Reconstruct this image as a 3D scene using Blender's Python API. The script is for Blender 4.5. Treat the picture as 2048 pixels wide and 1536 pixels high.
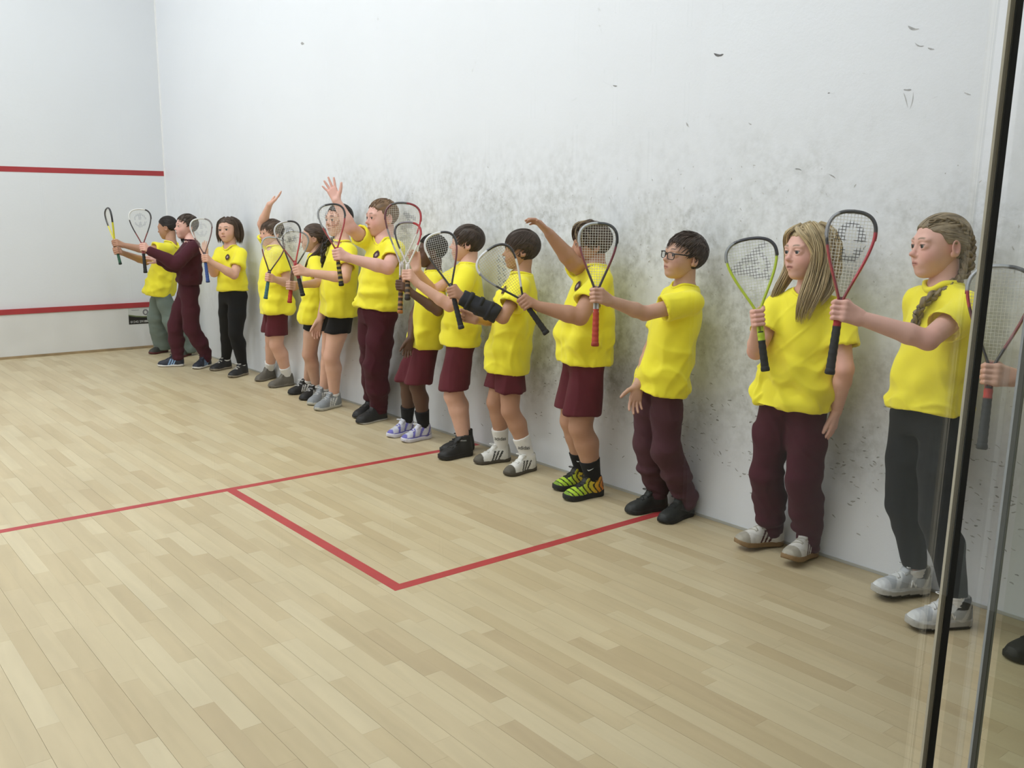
import bpy, math, random
import numpy as np
from mathutils import Matrix, Vector

scene = bpy.context.scene
for o in list(bpy.data.objects):
    bpy.data.objects.remove(o, do_unlink=True)
COL = scene.collection
F32 = np.float32
def V(*a): return np.array(a, float)
def nrm(v):
    v = np.asarray(v, float); return v / (np.linalg.norm(v) + 1e-12)

# ------------------------------------------------------------------ camera (solved from the court's regulation lines)
CAM = V(-3.44826, -10.0848, 1.44626); YAW, PITCH, ROLL, FPX = 0.677553, -0.181991, 0.0074225, 1877.468
_f = V(math.sin(YAW)*math.cos(PITCH), math.cos(YAW)*math.cos(PITCH), math.sin(PITCH))
_r = V(math.cos(YAW), -math.sin(YAW), 0); _u = np.cross(_r, _f)
CR = math.cos(ROLL)*_r + math.sin(ROLL)*_u; CU = -math.sin(ROLL)*_r + math.cos(ROLL)*_u; CF = _f
cd = bpy.data.cameras.new('camera'); cam = bpy.data.objects.new('camera', cd); COL.objects.link(cam)
cam.matrix_world = Matrix(((CR[0], CU[0], -CF[0], CAM[0]), (CR[1], CU[1], -CF[1], CAM[1]), (CR[2], CU[2], -CF[2], CAM[2]), (0, 0, 0, 1)))
cd.sensor_width = 36.0; cd.lens = FPX*36.0/2048.0; cd.clip_start = 0.02; cd.clip_end = 100
scene.camera = cam
def ray(u, v):
    return nrm(CR*((u-1024)/FPX) + CU*((768-v)/FPX) + CF)
def on_plane(u, v, ax, val):
    d = ray(u, v); return CAM + d*((val-CAM[ax])/d[ax])
def at_depth(u, v, dep):
    d = CR*((u-1024)/FPX) + CU*((768-v)/FPX) + CF; return CAM + d*dep
def depth(p): return float(np.dot(np.asarray(p)-CAM, CF))
def proj(p):
    q = np.asarray(p)-CAM; z = q@CF; return 1024+FPX*(q@CR)/z, 768-FPX*(q@CU)/z

# ------------------------------------------------------------------ world, exposure, light levels
w = bpy.data.worlds.new('world'); scene.world = w; w.use_nodes = True
w.node_tree.nodes['Background'].inputs[0].default_value = (0.75, 0.8, 0.9, 1); w.node_tree.nodes['Background'].inputs[1].default_value = 0.02
scene.view_settings.view_transform = 'Standard'; scene.view_settings.look = 'None'
scene.view_settings.gamma = 1.0; scene.view_settings.use_curve_mapping = False
scene.view_settings.exposure = 0.0
LAMP_W = 48.0          # each of the court luminaires
CORRIDOR_W = 3.0       # unseen lamp added in the corridor behind the glass, for the reflections
LAMP_ROWS = ((-1.7, 1.1), (-4.1, 1.4), (-6.7, 1.1), (-8.9, 0.4))
LAMP_COLS = (-2.3, -4.7)
CEIL = 5.7

# ------------------------------------------------------------------ materials
MATS = {}
def lin(c):
    if isinstance(c, str):
        c = tuple(int(c[i:i+2], 16)/255 for i in (0, 2, 4))
    return tuple((x/12.92 if x <= 0.04045 else ((x+0.055)/1.055)**2.4) for x in c)
def newmat(name):
    m = bpy.data.materials.new(name); m.use_nodes = True
    return m, m.node_tree.nodes, m.node_tree.links, m.node_tree.nodes['Principled BSDF']
def mat(name, col=None, rough=0.6, metal=0.0, bump=0.0, bscale=200.0, vary=0.0, vscale=6.0, sheen=0.0, spec=0.5, attr=False, coat=0.0, stretch=(1, 1, 1)):
    """general procedural material: colour (or the mesh's own colour layer) with soft noise variation and fine relief"""
    if name in MATS: return MATS[name]
    m, N, L, b = newmat(name)
    b.inputs['Roughness'].default_value = rough; b.inputs['Metallic'].default_value = metal
    b.inputs['Specular IOR Level'].default_value = spec
    b.inputs['Sheen Weight'].default_value = sheen; b.inputs['Coat Weight'].default_value = coat
    tc = N.new('ShaderNodeTexCoord'); mp = N.new('ShaderNodeMapping'); L.new(tc.outputs['Object'], mp.inputs[0]); mp.inputs['Scale'].default_value = stretch
    if attr:
        src = N.new('ShaderNodeVertexColor'); src.layer_name = 'Col'; cs = src.outputs[0]
    else:
        src = N.new('ShaderNodeRGB'); src.outputs[0].default_value = (*lin(col), 1); cs = src.outputs[0]
    nz = N.new('ShaderNodeTexNoise'); nz.inputs['Scale'].default_value = vscale; nz.inputs['Detail'].default_value = 4
    L.new(mp.outputs[0], nz.inputs['Vector'])
    mr = N.new('ShaderNodeMapRange'); mr.inputs[1].default_value = 0.3; mr.inputs[2].default_value = 0.7
    mr.inputs[3].default_value = 1-vary; mr.inputs[4].default_value = 1+vary*0.6; L.new(nz.outputs[0], mr.inputs[0])
    mx = N.new('ShaderNodeVectorMath'); mx.operation = 'MULTIPLY'; L.new(cs, mx.inputs[0]); L.new(mr.outputs[0], mx.inputs[1])
    L.new(mx.outputs[0], b.inputs['Base Color'])
    if bump > 0:
        n2 = N.new('ShaderNodeTexNoise'); n2.inputs['Scale'].default_value = bscale; n2.inputs['Detail'].default_value = 3
        L.new(mp.outputs[0], n2.inputs['Vector'])
        bp = N.new('ShaderNodeBump'); bp.inputs['Strength'].default_value = bump; bp.inputs['Distance'].default_value = 0.002
        L.new(n2.outputs[0], bp.inputs['Height']); L.new(bp.outputs[0], b.inputs['Normal'])
    MATS[name] = m; return m

# ------------------------------------------------------------------ mesh helpers
def tag(o, label=None, cat=None, group=None, kind=None):
    if label: o['label'] = label
    if cat: o['category'] = cat
    if group: o['group'] = group
    if kind: o['kind'] = kind
    return o
def empty(name, loc):
    o = bpy.data.objects.new(name, None); COL.objects.link(o); o.location = loc; o.empty_display_size = 0.05; return o
def mesh_obj(name, verts, faces, m=None, parent=None, origin=(0, 0, 0), cols=None, smooth=True, tris=None):
    """verts (n,3) world; faces: (k,4) int array (or list of arrays with different corner counts); origin = parent's world base"""
    me = bpy.data.meshes.new(name)
    verts = np.asarray(verts, float) - np.asarray(origin, float)
    groups = faces if isinstance(faces, list) else [faces]
    groups = [np.asarray(g, np.int32) for g in groups if len(g)]
    me.vertices.add(len(verts)); me.vertices.foreach_set('co', verts.astype(F32).ravel())
    li = np.concatenate([g.ravel() for g in groups]); cnt = np.concatenate([np.full(len(g), g.shape[1], np.int32) for g in groups])
    me.loops.add(len(li)); me.loops.foreach_set('vertex_index', li)
    st = np.concatenate([[0], np.cumsum(cnt)[:-1]]).astype(np.int32)
    me.polygons.add(len(cnt)); me.polygons.foreach_set('loop_start', st)
    me.polygons.foreach_set('use_smooth', np.full(len(cnt), bool(smooth)))
    me.update(calc_edges=True)
    if cols is not None:
        a = me.color_attributes.new('Col', 'FLOAT_COLOR', 'POINT')
        c4 = np.ones((len(verts), 4), F32); c4[:, :3] = cols; a.data.foreach_set('color', c4.ravel())
    me.validate()
    o = bpy.data.objects.new(name, me); COL.objects.link(o)
    if m: me.materials.append(m)
    if parent is not None: o.parent = parent
    return o
class MB:
    """collects simple shapes into one mesh"""
    def __init__(s): s.v = []; s.q = []; s.t = []; s.c = []; s.n = 0
    def add(s, v, q=None, t=None, c=None):
        v = np.asarray(v, float).reshape(-1, 3)
        if q is not None and len(q): s.q.append(np.asarray(q, int)+s.n)
        if t is not None and len(t): s.t.append(np.asarray(t, int)+s.n)
        s.v.append(v); s.n += len(v)
        s.c.append(np.broadcast_to(np.asarray(c if c is not None else (1, 1, 1), float), (len(v), 3)))
        return s
    def box(s, lo, hi, c=None, M=None):
        lo = np.asarray(lo, float); hi = np.asarray(hi, float)
        v = np.array([[lo[0], lo[1], lo[2]], [hi[0], lo[1], lo[2]], [hi[0], hi[1], lo[2]], [lo[0], hi[1], lo[2]], [lo[0], lo[1], hi[2]], [hi[0], lo[1], hi[2]], [hi[0], hi[1], hi[2]], [lo[0], hi[1], hi[2]]])
        if M is not None: v = v@np.asarray(M)[:3, :3].T + np.asarray(M)[:3, 3]
        return s.add(v, [[0, 3, 2, 1], [4, 5, 6, 7], [0, 1, 5, 4], [1, 2, 6, 5], [2, 3, 7, 6], [3, 0, 4, 7]], c=c)
    def tubes(s, P, R, k=6, flat=1.0, up=None, c=None, closed=False):
        """P (n,m,3) paths, R (n,m) radii; c (n,3) or (n,m,3)"""
        P = np.asarray(P, float); R = np.asarray(R, float)
        if P.ndim == 2: P = P[None]; R = np.broadcast_to(R, P.shape[:2])
        n, m, _ = P.shape
        if closed: T = np.roll(P, -1, 1)-np.roll(P, 1, 1)
        else: T = np.gradient(P, axis=1)
        T /= np.linalg.norm(T, axis=2, keepdims=True)+1e-12
        ref = np.array([0.31, 0.22, 0.92]) if up is None else np.asarray(up, float)
        ref = np.broadcast_to(ref, P.shape)
        A = np.cross(T, ref); A /= np.linalg.norm(A, axis=2, keepdims=True)+1e-9
        B = np.cross(A, T)
        th = np.arange(k)/k*2*np.pi
        Q = P[:, :, None] + R[:, :, None, None]*(A[:, :, None]*np.cos(th)[:, None] + flat*B[:, :, None]*np.sin(th)[:, None])
        idx = np.arange(n*m*k).reshape(n, m, k)
        mm = m if closed else m-1
        i0 = idx[:, :mm]; i1 = np.roll(idx, -1, 1)[:, :mm]
        q = np.stack([i0, np.roll(i0, -1, 2), np.roll(i1, -1, 2), i1], -1).reshape(-1, 4)[:, ::-1]
        caps = []
        if not closed and k == 4:
            caps = np.concatenate([idx[:, 0, ::1], idx[:, -1, ::-1]])
            q = np.concatenate([q, caps])
        t = None
        if not closed and k != 4:
            a = idx[:, 0]; b = idx[:, -1]; t = []
            for j in range(1, k-1):
                t.append(np.stack([a[:, 0], a[:, j], a[:, j+1]], -1)); t.append(np.stack([b[:, 0], b[:, j+1], b[:, j]], -1))
            t = np.concatenate(t)
        if c is not None:
            c = np.asarray(c, float)
            if c.ndim == 1: c = np.broadcast_to(c, (n, m, 3))
            elif c.ndim == 2: c = np.broadcast_to(c[:, None], (n, m, 3))
            c = np.repeat(c.reshape(n*m, 3), k, 0)
        return s.add(Q.reshape(-1, 3), q, t, c)
    def obj(s, name, m, parent=None, origin=(0, 0, 0), smooth=True):
        f = []
        if s.q: f.append(np.concatenate(s.q))
        if s.t: f.append(np.concatenate(s.t))
        return mesh_obj(name, np.concatenate(s.v), f, m, parent, origin, np.concatenate(s.c), smooth)

# ------------------------------------------------------------------ signed-distance modelling
def smin(a, b, k):
    if k <= 0: return np.minimum(a, b)
    h = np.clip(0.5+0.5*(b-a)/k, 0, 1); return b+(a-b)*h-k*h*(1-h)
class Shape:
    def __init__(s): s.ops = []
    def add(s, fn, lo, hi, k=0.0, mode='u'): s.ops.append((fn, np.minimum(lo, hi), np.maximum(lo, hi), k, mode)); return s
    def cone(s, a, b, ra, rb, k=0.01, mode='u'):
        a = np.asarray(a, float); b = np.asarray(b, float); ba = b-a; L2 = float(ba@ba)+1e-12; r = max(ra, rb)
        def fn(x, y, z):
            px, py, pz = x-F32(a[0]), y-F32(a[1]), z-F32(a[2])
            t = np.clip((px*F32(ba[0])+py*F32(ba[1])+pz*F32(ba[2]))/F32(L2), 0, 1)
            return np.sqrt((px-t*F32(ba[0]))**2+(py-t*F32(ba[1]))**2+(pz-t*F32(ba[2]))**2)-(F32(ra)+F32(rb-ra)*t)
        return s.add(fn, np.minimum(a, b)-r, np.maximum(a, b)+r, k, mode)
    def chain(s, pts, rs, k=0.01, mode='u'):
        for i in range(len(pts)-1): s.cone(pts[i], pts[i+1], rs[i], rs[i+1], k if i == 0 else min(k, 0.5*rs[i]+0.001), mode)
        return s
    def ell(s, c, ax, r, k=0.01, mode='u', p=2.0):
        """ellipsoid: axes ax (3 rows), radii r"""
        c = np.asarray(c, float); ax = np.asarray(ax, float); r = np.asarray(r, float); ext = np.abs(ax.T)@r
        def fn(x, y, z):
            px, py, pz = x-F32(c[0]), y-F32(c[1]), z-F32(c[2])
            q = [(px*F32(ax[i, 0])+py*F32(ax[i, 1])+pz*F32(ax[i, 2])) for i in range(3)]
            k0 = np.sqrt(sum((q[i]/F32(r[i]))**2 for i in range(3)))
            k1 = np.sqrt(sum((q[i]/F32(r[i]**2))**2 for i in range(3)))
            return k0*(k0-1)/(k1+F32(1e-6))
        return s.add(fn, c-ext, c+ext, k, mode)
    def loft(s, a, b, lat0, lat1, ts, A, Bf, Bb, k=0.02, n=2.3, mode='u', t0=None, t1=None):
        """tube with a varying oval section from a to b; lat = left vector at both ends; front = lat x axis"""
        a = np.asarray(a, float); b = np.asarray(b, float); ax = b-a; Ln = np.linalg.norm(ax); ax = ax/Ln
        t0 = ts[0] if t0 is None else t0; t1 = ts[-1] if t1 is None else t1
        lat0 = nrm(lat0-ax*(ax@lat0)); lat1 = nrm(lat1-ax*(ax@lat1)); fr0 = np.cross(lat0, ax); fr1 = np.cross(lat1, ax)
        fine = np.linspace(min(t0, ts[0]), max(t1, ts[-1]), 65)
        def sm(y):
            y = np.interp(fine, ts, y); y2 = np.convolve(np.pad(y, 4, 'edge'), np.ones(9)/9, 'valid'); return y2
        fA, fF, fB = sm(A), sm(Bf), sm(Bb)
        r = max(fA.max(), fF.max(), fB.max())
        lo = np.minimum(a+ax*t0*Ln, a+ax*t1*Ln)-r; hi = np.maximum(a+ax*t0*Ln, a+ax*t1*Ln)+r
        def fn(x, y, z):
            px, py, pz = x-F32(a[0]), y-F32(a[1]), z-F32(a[2])
            tt = (px*F32(ax[0])+py*F32(ax[1])+pz*F32(ax[2]))/F32(Ln)
            t = np.clip(tt, t0, t1); wgt = np.clip(t, 0, 1)
            l0 = px*F32(lat0[0])+py*F32(lat0[1])+pz*F32(lat0[2]); l1 = px*F32(lat1[0])+py*F32(lat1[1])+pz*F32(lat1[2])
            g0 = px*F32(fr0[0])+py*F32(fr0[1])+pz*F32(fr0[2]); g1 = px*F32(fr1[0])+py*F32(fr1[1])+pz*F32(fr1[2])
            lx = l0+(l1-l0)*wgt; fy = g0+(g1-g0)*wgt
            tf = t.ravel(); a_ = np.interp(tf, fine, fA).reshape(t.shape).astype(F32)
            f_ = np.interp(tf, fine, fF).reshape(t.shape).astype(F32); b_ = np.interp(tf, fine, fB).reshape(t.shape).astype(F32)
            bb = np.where(fy > 0, f_, b_)
            rr = ((np.abs(lx)/a_)**n+(np.abs(fy)/bb)**n)**(1/n)
            d = (rr-1)*np.minimum(a_, bb)
            dz = np.maximum(tt-t1, t0-tt)*F32(Ln)
            return np.where(dz > 0, np.sqrt(np.maximum(d, 0)**2+dz**2), np.maximum(d, dz))
        return s.add(fn, lo, hi, k, mode)
    def cut(s, p, nvec, k=0.0):
        """remove everything on the +n side of the plane through p"""
        p = np.asarray(p, float); nv = nrm(nvec)
        def fn(x, y, z): return -((x-F32(p[0]))*F32(nv[0])+(y-F32(p[1]))*F32(nv[1])+(z-F32(p[2]))*F32(nv[2]))
        s.ops.append((fn, None, None, k, 's')); return s
    def bounds(s, pad):
        lo = np.min([o[1] for o in s.ops if o[4] == 'u' and o[1] is not None], 0); hi = np.max([o[2] for o in s.ops if o[4] == 'u' and o[1] is not None], 0)
        return lo-pad, hi+pad
    def grid(s, h, lo=None, hi=None):
        blo, bhi = s.bounds(2.5*h)
        lo = blo if lo is None else np.maximum(lo, blo); hi = bhi if hi is None else np.minimum(hi, bhi)
        n = np.maximum(np.ceil((hi-lo)/h).astype(int)+1, 2)
        ax = [(lo[i]+h*np.arange(n[i])).astype(F32) for i in range(3)]
        D = np.full(n, 0.3, F32)
        for fn, l, u, k, mode in s.ops:
            if l is None: sl = [slice(0, n[i]) for i in range(3)]
            else:
                m = k+2.5*h; i0 = np.clip(np.floor((l-m-lo)/h).astype(int), 0, n); i1 = np.clip(np.ceil((u+m-lo)/h).astype(int)+1, 0, n)
                if (i1 <= i0).any(): continue
                sl = [slice(i0[i], i1[i]) for i in range(3)]
            x = ax[0][sl[0]][:, None, None]; y = ax[1][sl[1]][None, :, None]; z = ax[2][sl[2]][None, None, :]
            d = fn(x, y, z); sl = tuple(sl)
            if mode == 'u': D[sl] = smin(D[sl], d, F32(k))
            else: D[sl] = -smin(-D[sl], d, F32(k))
        return D, lo
    def value(s, P):
        P = np.asarray(P, F32); x, y, z = P[:, 0], P[:, 1], P[:, 2]; D = np.full(len(P), 0.3, F32)
        for fn, l, u, k, mode in s.ops:
            d = fn(x, y, z)
            D = smin(D, d, F32(k)) if mode == 'u' else -smin(-D, d, F32(k))
        return D
    def mesh(s, h, lo=None, hi=None): 
        D, l = s.grid(h, lo, hi); return nets(D, l, h)
_CO = np.array([[i, j, k] for i in (0, 1) for j in (0, 1) for k in (0, 1)])
_ED = [(a, b) for a in range(8) for b in range(a+1, 8) if np.abs(_CO[a]-_CO[b]).sum() == 1]
def nets(D, lo, h):
    S = D < 0; n = np.array(D.shape)
    cnt = np.zeros(n-1, np.int8)
    for c in _CO: cnt += S[c[0]:n[0]-1+c[0], c[1]:n[1]-1+c[1], c[2]:n[2]-1+c[2]]
    act = (cnt > 0) & (cnt < 8); cells = np.argwhere(act)
    idx = np.full(act.shape, -1, np.int64); idx[act] = np.arange(len(cells))
    vals = np.stack([D[cells[:, 0]+c[0], cells[:, 1]+c[1], cells[:, 2]+c[2]] for c in _CO], 1)
    acc = np.zeros((len(cells), 3)); num = np.zeros(len(cells))
    for a, b in _ED:
        va, vb = vals[:, a], vals[:, b]; m = (va < 0) != (vb < 0); t = va[m]/(va[m]-vb[m])
        acc[m] += _CO[a]+t[:, None]*(_CO[b]-_CO[a]); num[m] += 1
    verts = lo+h*(cells+acc/np.maximum(num, 1)[:, None])
    quads = []
    for ax in range(3):
        o1, o2 = [(1, 2), (2, 0), (0, 1)][ax]
        sl0 = [slice(None)]*3; sl1 = [slice(None)]*3; sl0[ax] = slice(0, -1); sl1[ax] = slice(1, None)
        e = S[tuple(sl0)] != S[tuple(sl1)]; p = np.argwhere(e)
        ok = (p[:, o1] > 0) & (p[:, o2] > 0) & (p[:, o1] < n[o1]-1) & (p[:, o2] < n[o2]-1); p = p[ok]
        ins = S[p[:, 0], p[:, 1], p[:, 2]]
        def cell(d1, d2):
            q = p.copy(); q[:, o1] -= d1; q[:, o2] -= d2; return idx[q[:, 0], q[:, 1], q[:, 2]]
        f = np.stack([cell(1, 1), cell(0, 1), cell(0, 0), cell(1, 0)], 1)
        f[~ins] = f[~ins][:, ::-1]; quads.append(f)
    return verts, np.concatenate(quads)
def normals(v, f):
    n = np.cross(v[f[:, 2]]-v[f[:, 0]], v[f[:, 3]]-v[f[:, 1]]); out = np.zeros_like(v)
    for i in range(4): np.add.at(out, f[:, i], n)
    return out/(np.linalg.norm(out, axis=1, keepdims=True)+1e-12)
def relax(v, f, it=1, lam=0.5):
    e = np.concatenate([f[:, [0, 1]], f[:, [1, 2]], f[:, [2, 3]], f[:, [3, 0]]])
    for _ in range(it):
        s = np.zeros_like(v); c = np.zeros(len(v)); np.add.at(s, e[:, 0], v[e[:, 1]]); np.add.at(c, e[:, 0], 1)
        np.add.at(s, e[:, 1], v[e[:, 0]]); np.add.at(c, e[:, 1], 1)
        v = v+lam*(s/np.maximum(c, 1)[:, None]-v)
    return v
def join(*ms):
    v, f, n = [], [], 0
    for a, b in ms: v.append(a); f.append(b+n); n += len(a)
    return np.concatenate(v), np.concatenate(f)
def waves(P, scale, seed, n=14):
    """smooth random field of about unit size; scale = cycles per metre along x, y, z"""
    r = np.random.RandomState(seed); out = np.zeros(len(P)); sc = np.asarray(scale, float)
    for i in range(n):
        d = r.normal(size=3); d /= np.linalg.norm(d); out += np.sin((P*sc)@d*6.283*r.uniform(0.6, 1.5)+r.uniform(0, 6.28))
    return out/math.sqrt(n/2)

# ================================================================== THE COURT
W_, L_ = 6.4, 9.75                       # right wall x = 0, front wall y = 0, glass back wall y = -9.75
def quad_box(name, lo, hi, m, parent=None, kind='structure', origin=(0, 0, 0)):
    o = MB().box(lo, hi).obj(name, m, parent, origin, smooth=False)
    if kind and parent is None: o['kind'] = kind
    return o

def wall_material(name, base, marks, dirt, dirtcol, lo_white=False):
    """painted plaster: trowelled relief, faint grey rubbing and ball marks; 'dirt' = strength of the rubbed patches"""
    m, N, L, b = newmat(name); b.inputs['Roughness'].default_value = 0.42; b.inputs['Specular IOR Level'].default_value = 0.35
    tc = N.new('ShaderNodeTexCoord')
    def noise(scale, detail=5, rough=0.6, vec=None):
        n = N.new('ShaderNodeTexNoise'); n.inputs['Scale'].default_value = scale; n.inputs['Detail'].default_value = detail
        n.inputs['Roughness'].default_value = rough; L.new(vec or tc.outputs['Object'], n.inputs['Vector']); return n.outputs[0]
    def rng(s, a, bb, c=0.0, d=1.0):
        r = N.new('ShaderNodeMapRange'); r.interpolation_type = 'SMOOTHSTEP'; L.new(s, r.inputs[0])
        for i, x in enumerate((a, bb, c, d)): r.inputs[i+1].default_value = x
        return r.outputs[0]
    def mul(a, c):
        n = N.new('ShaderNodeMath'); n.operation = 'MULTIPLY'; L.new(a, n.inputs[0])
        if isinstance(c, float): n.inputs[1].default_value = c
        else: L.new(c, n.inputs[1])
        return n.outputs[0]
    def mixc(fac, ca, cb):
        x = N.new('ShaderNodeMix'); x.data_type = 'RGBA'; L.new(fac, x.inputs[0])
        for sock, c in ((x.inputs[6], ca), (x.inputs[7], cb)):
            if isinstance(c, tuple): sock.default_value = (*c, 1)
            else: L.new(c, sock)
        return x.outputs[2]
    cur = lin(base)
    big = noise(0.9, 4, 0.55)
    cur = mixc(rng(big, 0.35, 0.7, 0.0, 0.35), cur, tuple(x*0.93 for x in lin(base)))
    if dirt > 0:
        sep = N.new('ShaderNodeSeparateXYZ'); L.new(tc.outputs['Object'], sep.inputs[0])
        z1 = rng(sep.outputs[2], 0.2, 0.6); z2 = rng(sep.outputs[2], 1.3, 2.0, 1.0, 0.0); zone = mul(z1, z2)      # the band where balls and racquets rub
        y1 = rng(sep.outputs[1], -9.0, -7.6, 0.5, 1.0); y2 = rng(sep.outputs[1], -4.6, -2.2, 1.0, 0.25); zone = mul(mul(zone, y1), y2)
        patch = rng(noise(2.2, 5, 0.65), 0.28, 0.64)
        fine = rng(noise(20.0, 8, 0.7), 0.32, 0.72)
        fac = mul(mul(zone, patch), mul(fine, dirt))
        cur = mixc(fac, cur, lin(dirtcol))
        grime = mul(mul(zone, rng(noise(3.2, 5, 0.65), 0.45, 0.75)), 0.30*dirt)
        cur = mixc(grime, cur, lin('9a9a84'))
    if marks > 0:
        v = N.new('ShaderNodeTexVoronoi'); v.feature = 'DISTANCE_TO_EDGE'; v.inputs['Scale'].default_value = 7.0
        wv = N.new('ShaderNodeVectorMath'); wv.operation = 'MULTIPLY'; wv.inputs[1].default_value = (1, 1, 1.3); L.new(tc.outputs['Object'], wv.inputs[0]); L.new(wv.outputs[0], v.inputs['Vector'])
        spots = mul(rng(v.outputs['Distance'], 0.0, 0.02, 1.0, 0.0), rng(noise(5.0, 6, 0.8), 0.56, 0.66))
        cur = mixc(mul(spots, marks), cur, lin('a9aaa6'))
    L.new(cur, b.inputs['Base Color'])
    bp = N.new('ShaderNodeBump'); bp.inputs['Strength'].default_value = 0.35; bp.inputs['Distance'].default_value = 0.006
    add = N.new('ShaderNodeMath'); L.new(noise(9.0, 6, 0.7), add.inputs[0]); L.new(mul(noise(60.0, 3), 0.25), add.inputs[1])
    L.new(add.outputs[0], bp.inputs['Height']); L.new(bp.outputs[0], b.inputs['Normal'])
    return m
M_side = wall_material('scuffed_white_plaster', 'e9ecf1', 0.30, 0.62, '86877d')
M_front = wall_material('white_front_plaster', 'e0e3e7', 0.12, 0.0, '9a9a95')
M_white = wall_material('white_plaster', 'e6e9ee', 0.1, 0.0, '9a9a95')
M_red = mat('red_line_paint', 'b23a3c', rough=0.5, vary=0.10, vscale=9)
M_redw = mat('red_wall_paint', 'a8343a', rough=0.5, vary=0.08, vscale=9)

wr = quad_box('wall_right', (0, -L_-2.6, -0.02), (0.2, 0.2, CEIL), M_side)
wf = quad_box('wall_front', (-W_-0.2, 0, -0.02), (0, 0.2, CEIL), M_front)
wl = quad_box('wall_left', (-W_-0.2, -L_-2.6, -0.02), (-W_, 0, CEIL), M_white)
quad_box('ceiling', (-W_-0.2, -L_, CEIL), (0.2, 0.2, CEIL+0.15), mat('ceiling_panels', '8f9194', rough=0.9, vary=0.08, vscale=2))
quad_box('wall_back', (-W_, -L_-0.1, 2.15), (0, -L_+0.1, CEIL), M_white)       # solid wall above the glass
# the bright bead of filler in the corner, and red wall lines
quad_box('trim_1', (-0.012, -0.012, 0.48), (0, 0, CEIL), mat('corner_filler', 'f2f2f2', rough=0.5, vary=0.05), wf, None)
quad_box('service_line', (-W_, -0.002, 1.78), (-0.004, 0.0, 1.83), M_redw, wf, None)
# the tin: raised board with red capping
tin = MB().box((-W_, -0.020, 0.0), (-0.002, 0.0, 0.43)).obj('tin_panel', mat('tin_paint', 'dcdcda', rough=0.5, vary=0.06, vscale=3, bump=0.2, bscale=40), wf, smooth=False)
MB().box((-W_, -0.028, 0.43), (-0.002, 0.0, 0.48)).obj('tin_capping', M_redw, wf, smooth=False)
b = quad_box('baseboard_front', (-W_, -0.032, 0.0), (-0.002, -0.020, 0.024), mat('base_wood', 'a08a68', rough=0.6, vary=0.2, vscale=12))
quad_box('baseboard_right', (-0.006, -L_, 0.0), (0, -0.04, 0.012), mat('base_seal', 'b5b4ac', rough=0.6, vary=0.1))

# ---- sprung maple floor: 129 mm boards of two staves
def plank_material(name, per_object):
    m, N, L, b = newmat(name); b.inputs['Roughness'].default_value = 0.42; b.inputs['Specular IOR Level'].default_value = 0.3
    if per_object: rnd = N.new('ShaderNodeObjectInfo').outputs['Random']
    else: rnd = N.new('ShaderNodeNewGeometry').outputs['Random Per Island']
    tc = N.new('ShaderNodeNewGeometry')
    off = N.new('ShaderNodeVectorMath'); off.operation = 'MULTIPLY_ADD'; off.inputs[1].default_value = (1.0, 0.09, 1.0)
    cmb = N.new('ShaderNodeCombineXYZ'); sc = N.new('ShaderNodeMath'); sc.operation = 'MULTIPLY'; sc.inputs[1].default_value = 37.0
    L.new(rnd, sc.inputs[0]); L.new(sc.outputs[0], cmb.inputs[2]); L.new(tc.outputs['Position'], off.inputs[0]); L.new(cmb.outputs[0], off.inputs[2])
    nz = N.new('ShaderNodeTexNoise'); nz.inputs['Scale'].default_value = 26; nz.inputs['Detail'].default_value = 6; nz.inputs['Distortion'].default_value = 0.5
    L.new(off.outputs[0], nz.inputs['Vector'])
    cr = N.new('ShaderNodeValToRGB'); e = cr.color_ramp.elements
    e[0].position = 0.0; e[0].color = (*lin('bfac89'), 1); e[1].position = 1.0; e[1].color = (*lin('d2c3a1'), 1)
    for p, c in ((0.12, 'c3b18d'), (0.4, 'c9b895'), (0.7, 'ccbc99'), (0.9, 'cfc09e')):
        x = e.new(p); x.color = (*lin(c), 1)
    L.new(rnd, cr.inputs[0])
    mr = N.new('ShaderNodeMapRange'); mr.inputs[1].default_value = 0.3; mr.inputs[2].default_value = 0.7; mr.inputs[3].default_value = 0.94; mr.inputs[4].default_value = 1.05
    L.new(nz.outputs[0], mr.inputs[0])
    big = N.new('ShaderNodeTexNoise'); big.inputs['Scale'].default_value = 1.3; big.inputs['Detail'].default_value = 5; L.new(tc.outputs['Position'], big.inputs['Vector'])
    mr2 = N.new('ShaderNodeMapRange'); mr2.inputs[1].default_value = 0.35; mr2.inputs[2].default_value = 0.7; mr2.inputs[3].default_value = 0.91; mr2.inputs[4].default_value = 0.97
    L.new(big.outputs[0], mr2.inputs[0])
    mm = N.new('ShaderNodeMath'); mm.operation = 'MULTIPLY'; L.new(mr.outputs[0], mm.inputs[0]); L.new(mr2.outputs[0], mm.inputs[1])
    mu = N.new('ShaderNodeVectorMath'); mu.operation = 'MULTIPLY'; L.new(cr.outputs[0], mu.inputs[0]); L.new(mm.outputs[0], mu.inputs[1])
    L.new(mu.outputs[0], b.inputs['Base Color'])
    return m
floor = quad_box('floor', (-W_, -L_, -0.06), (0, 0, -0.016), mat('subfloor', '6b5a42', rough=0.9, vary=0.2))
rp = random.Random(5); staves = []
SW = 0.0645; nrow = int(math.ceil(W_/SW))
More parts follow.
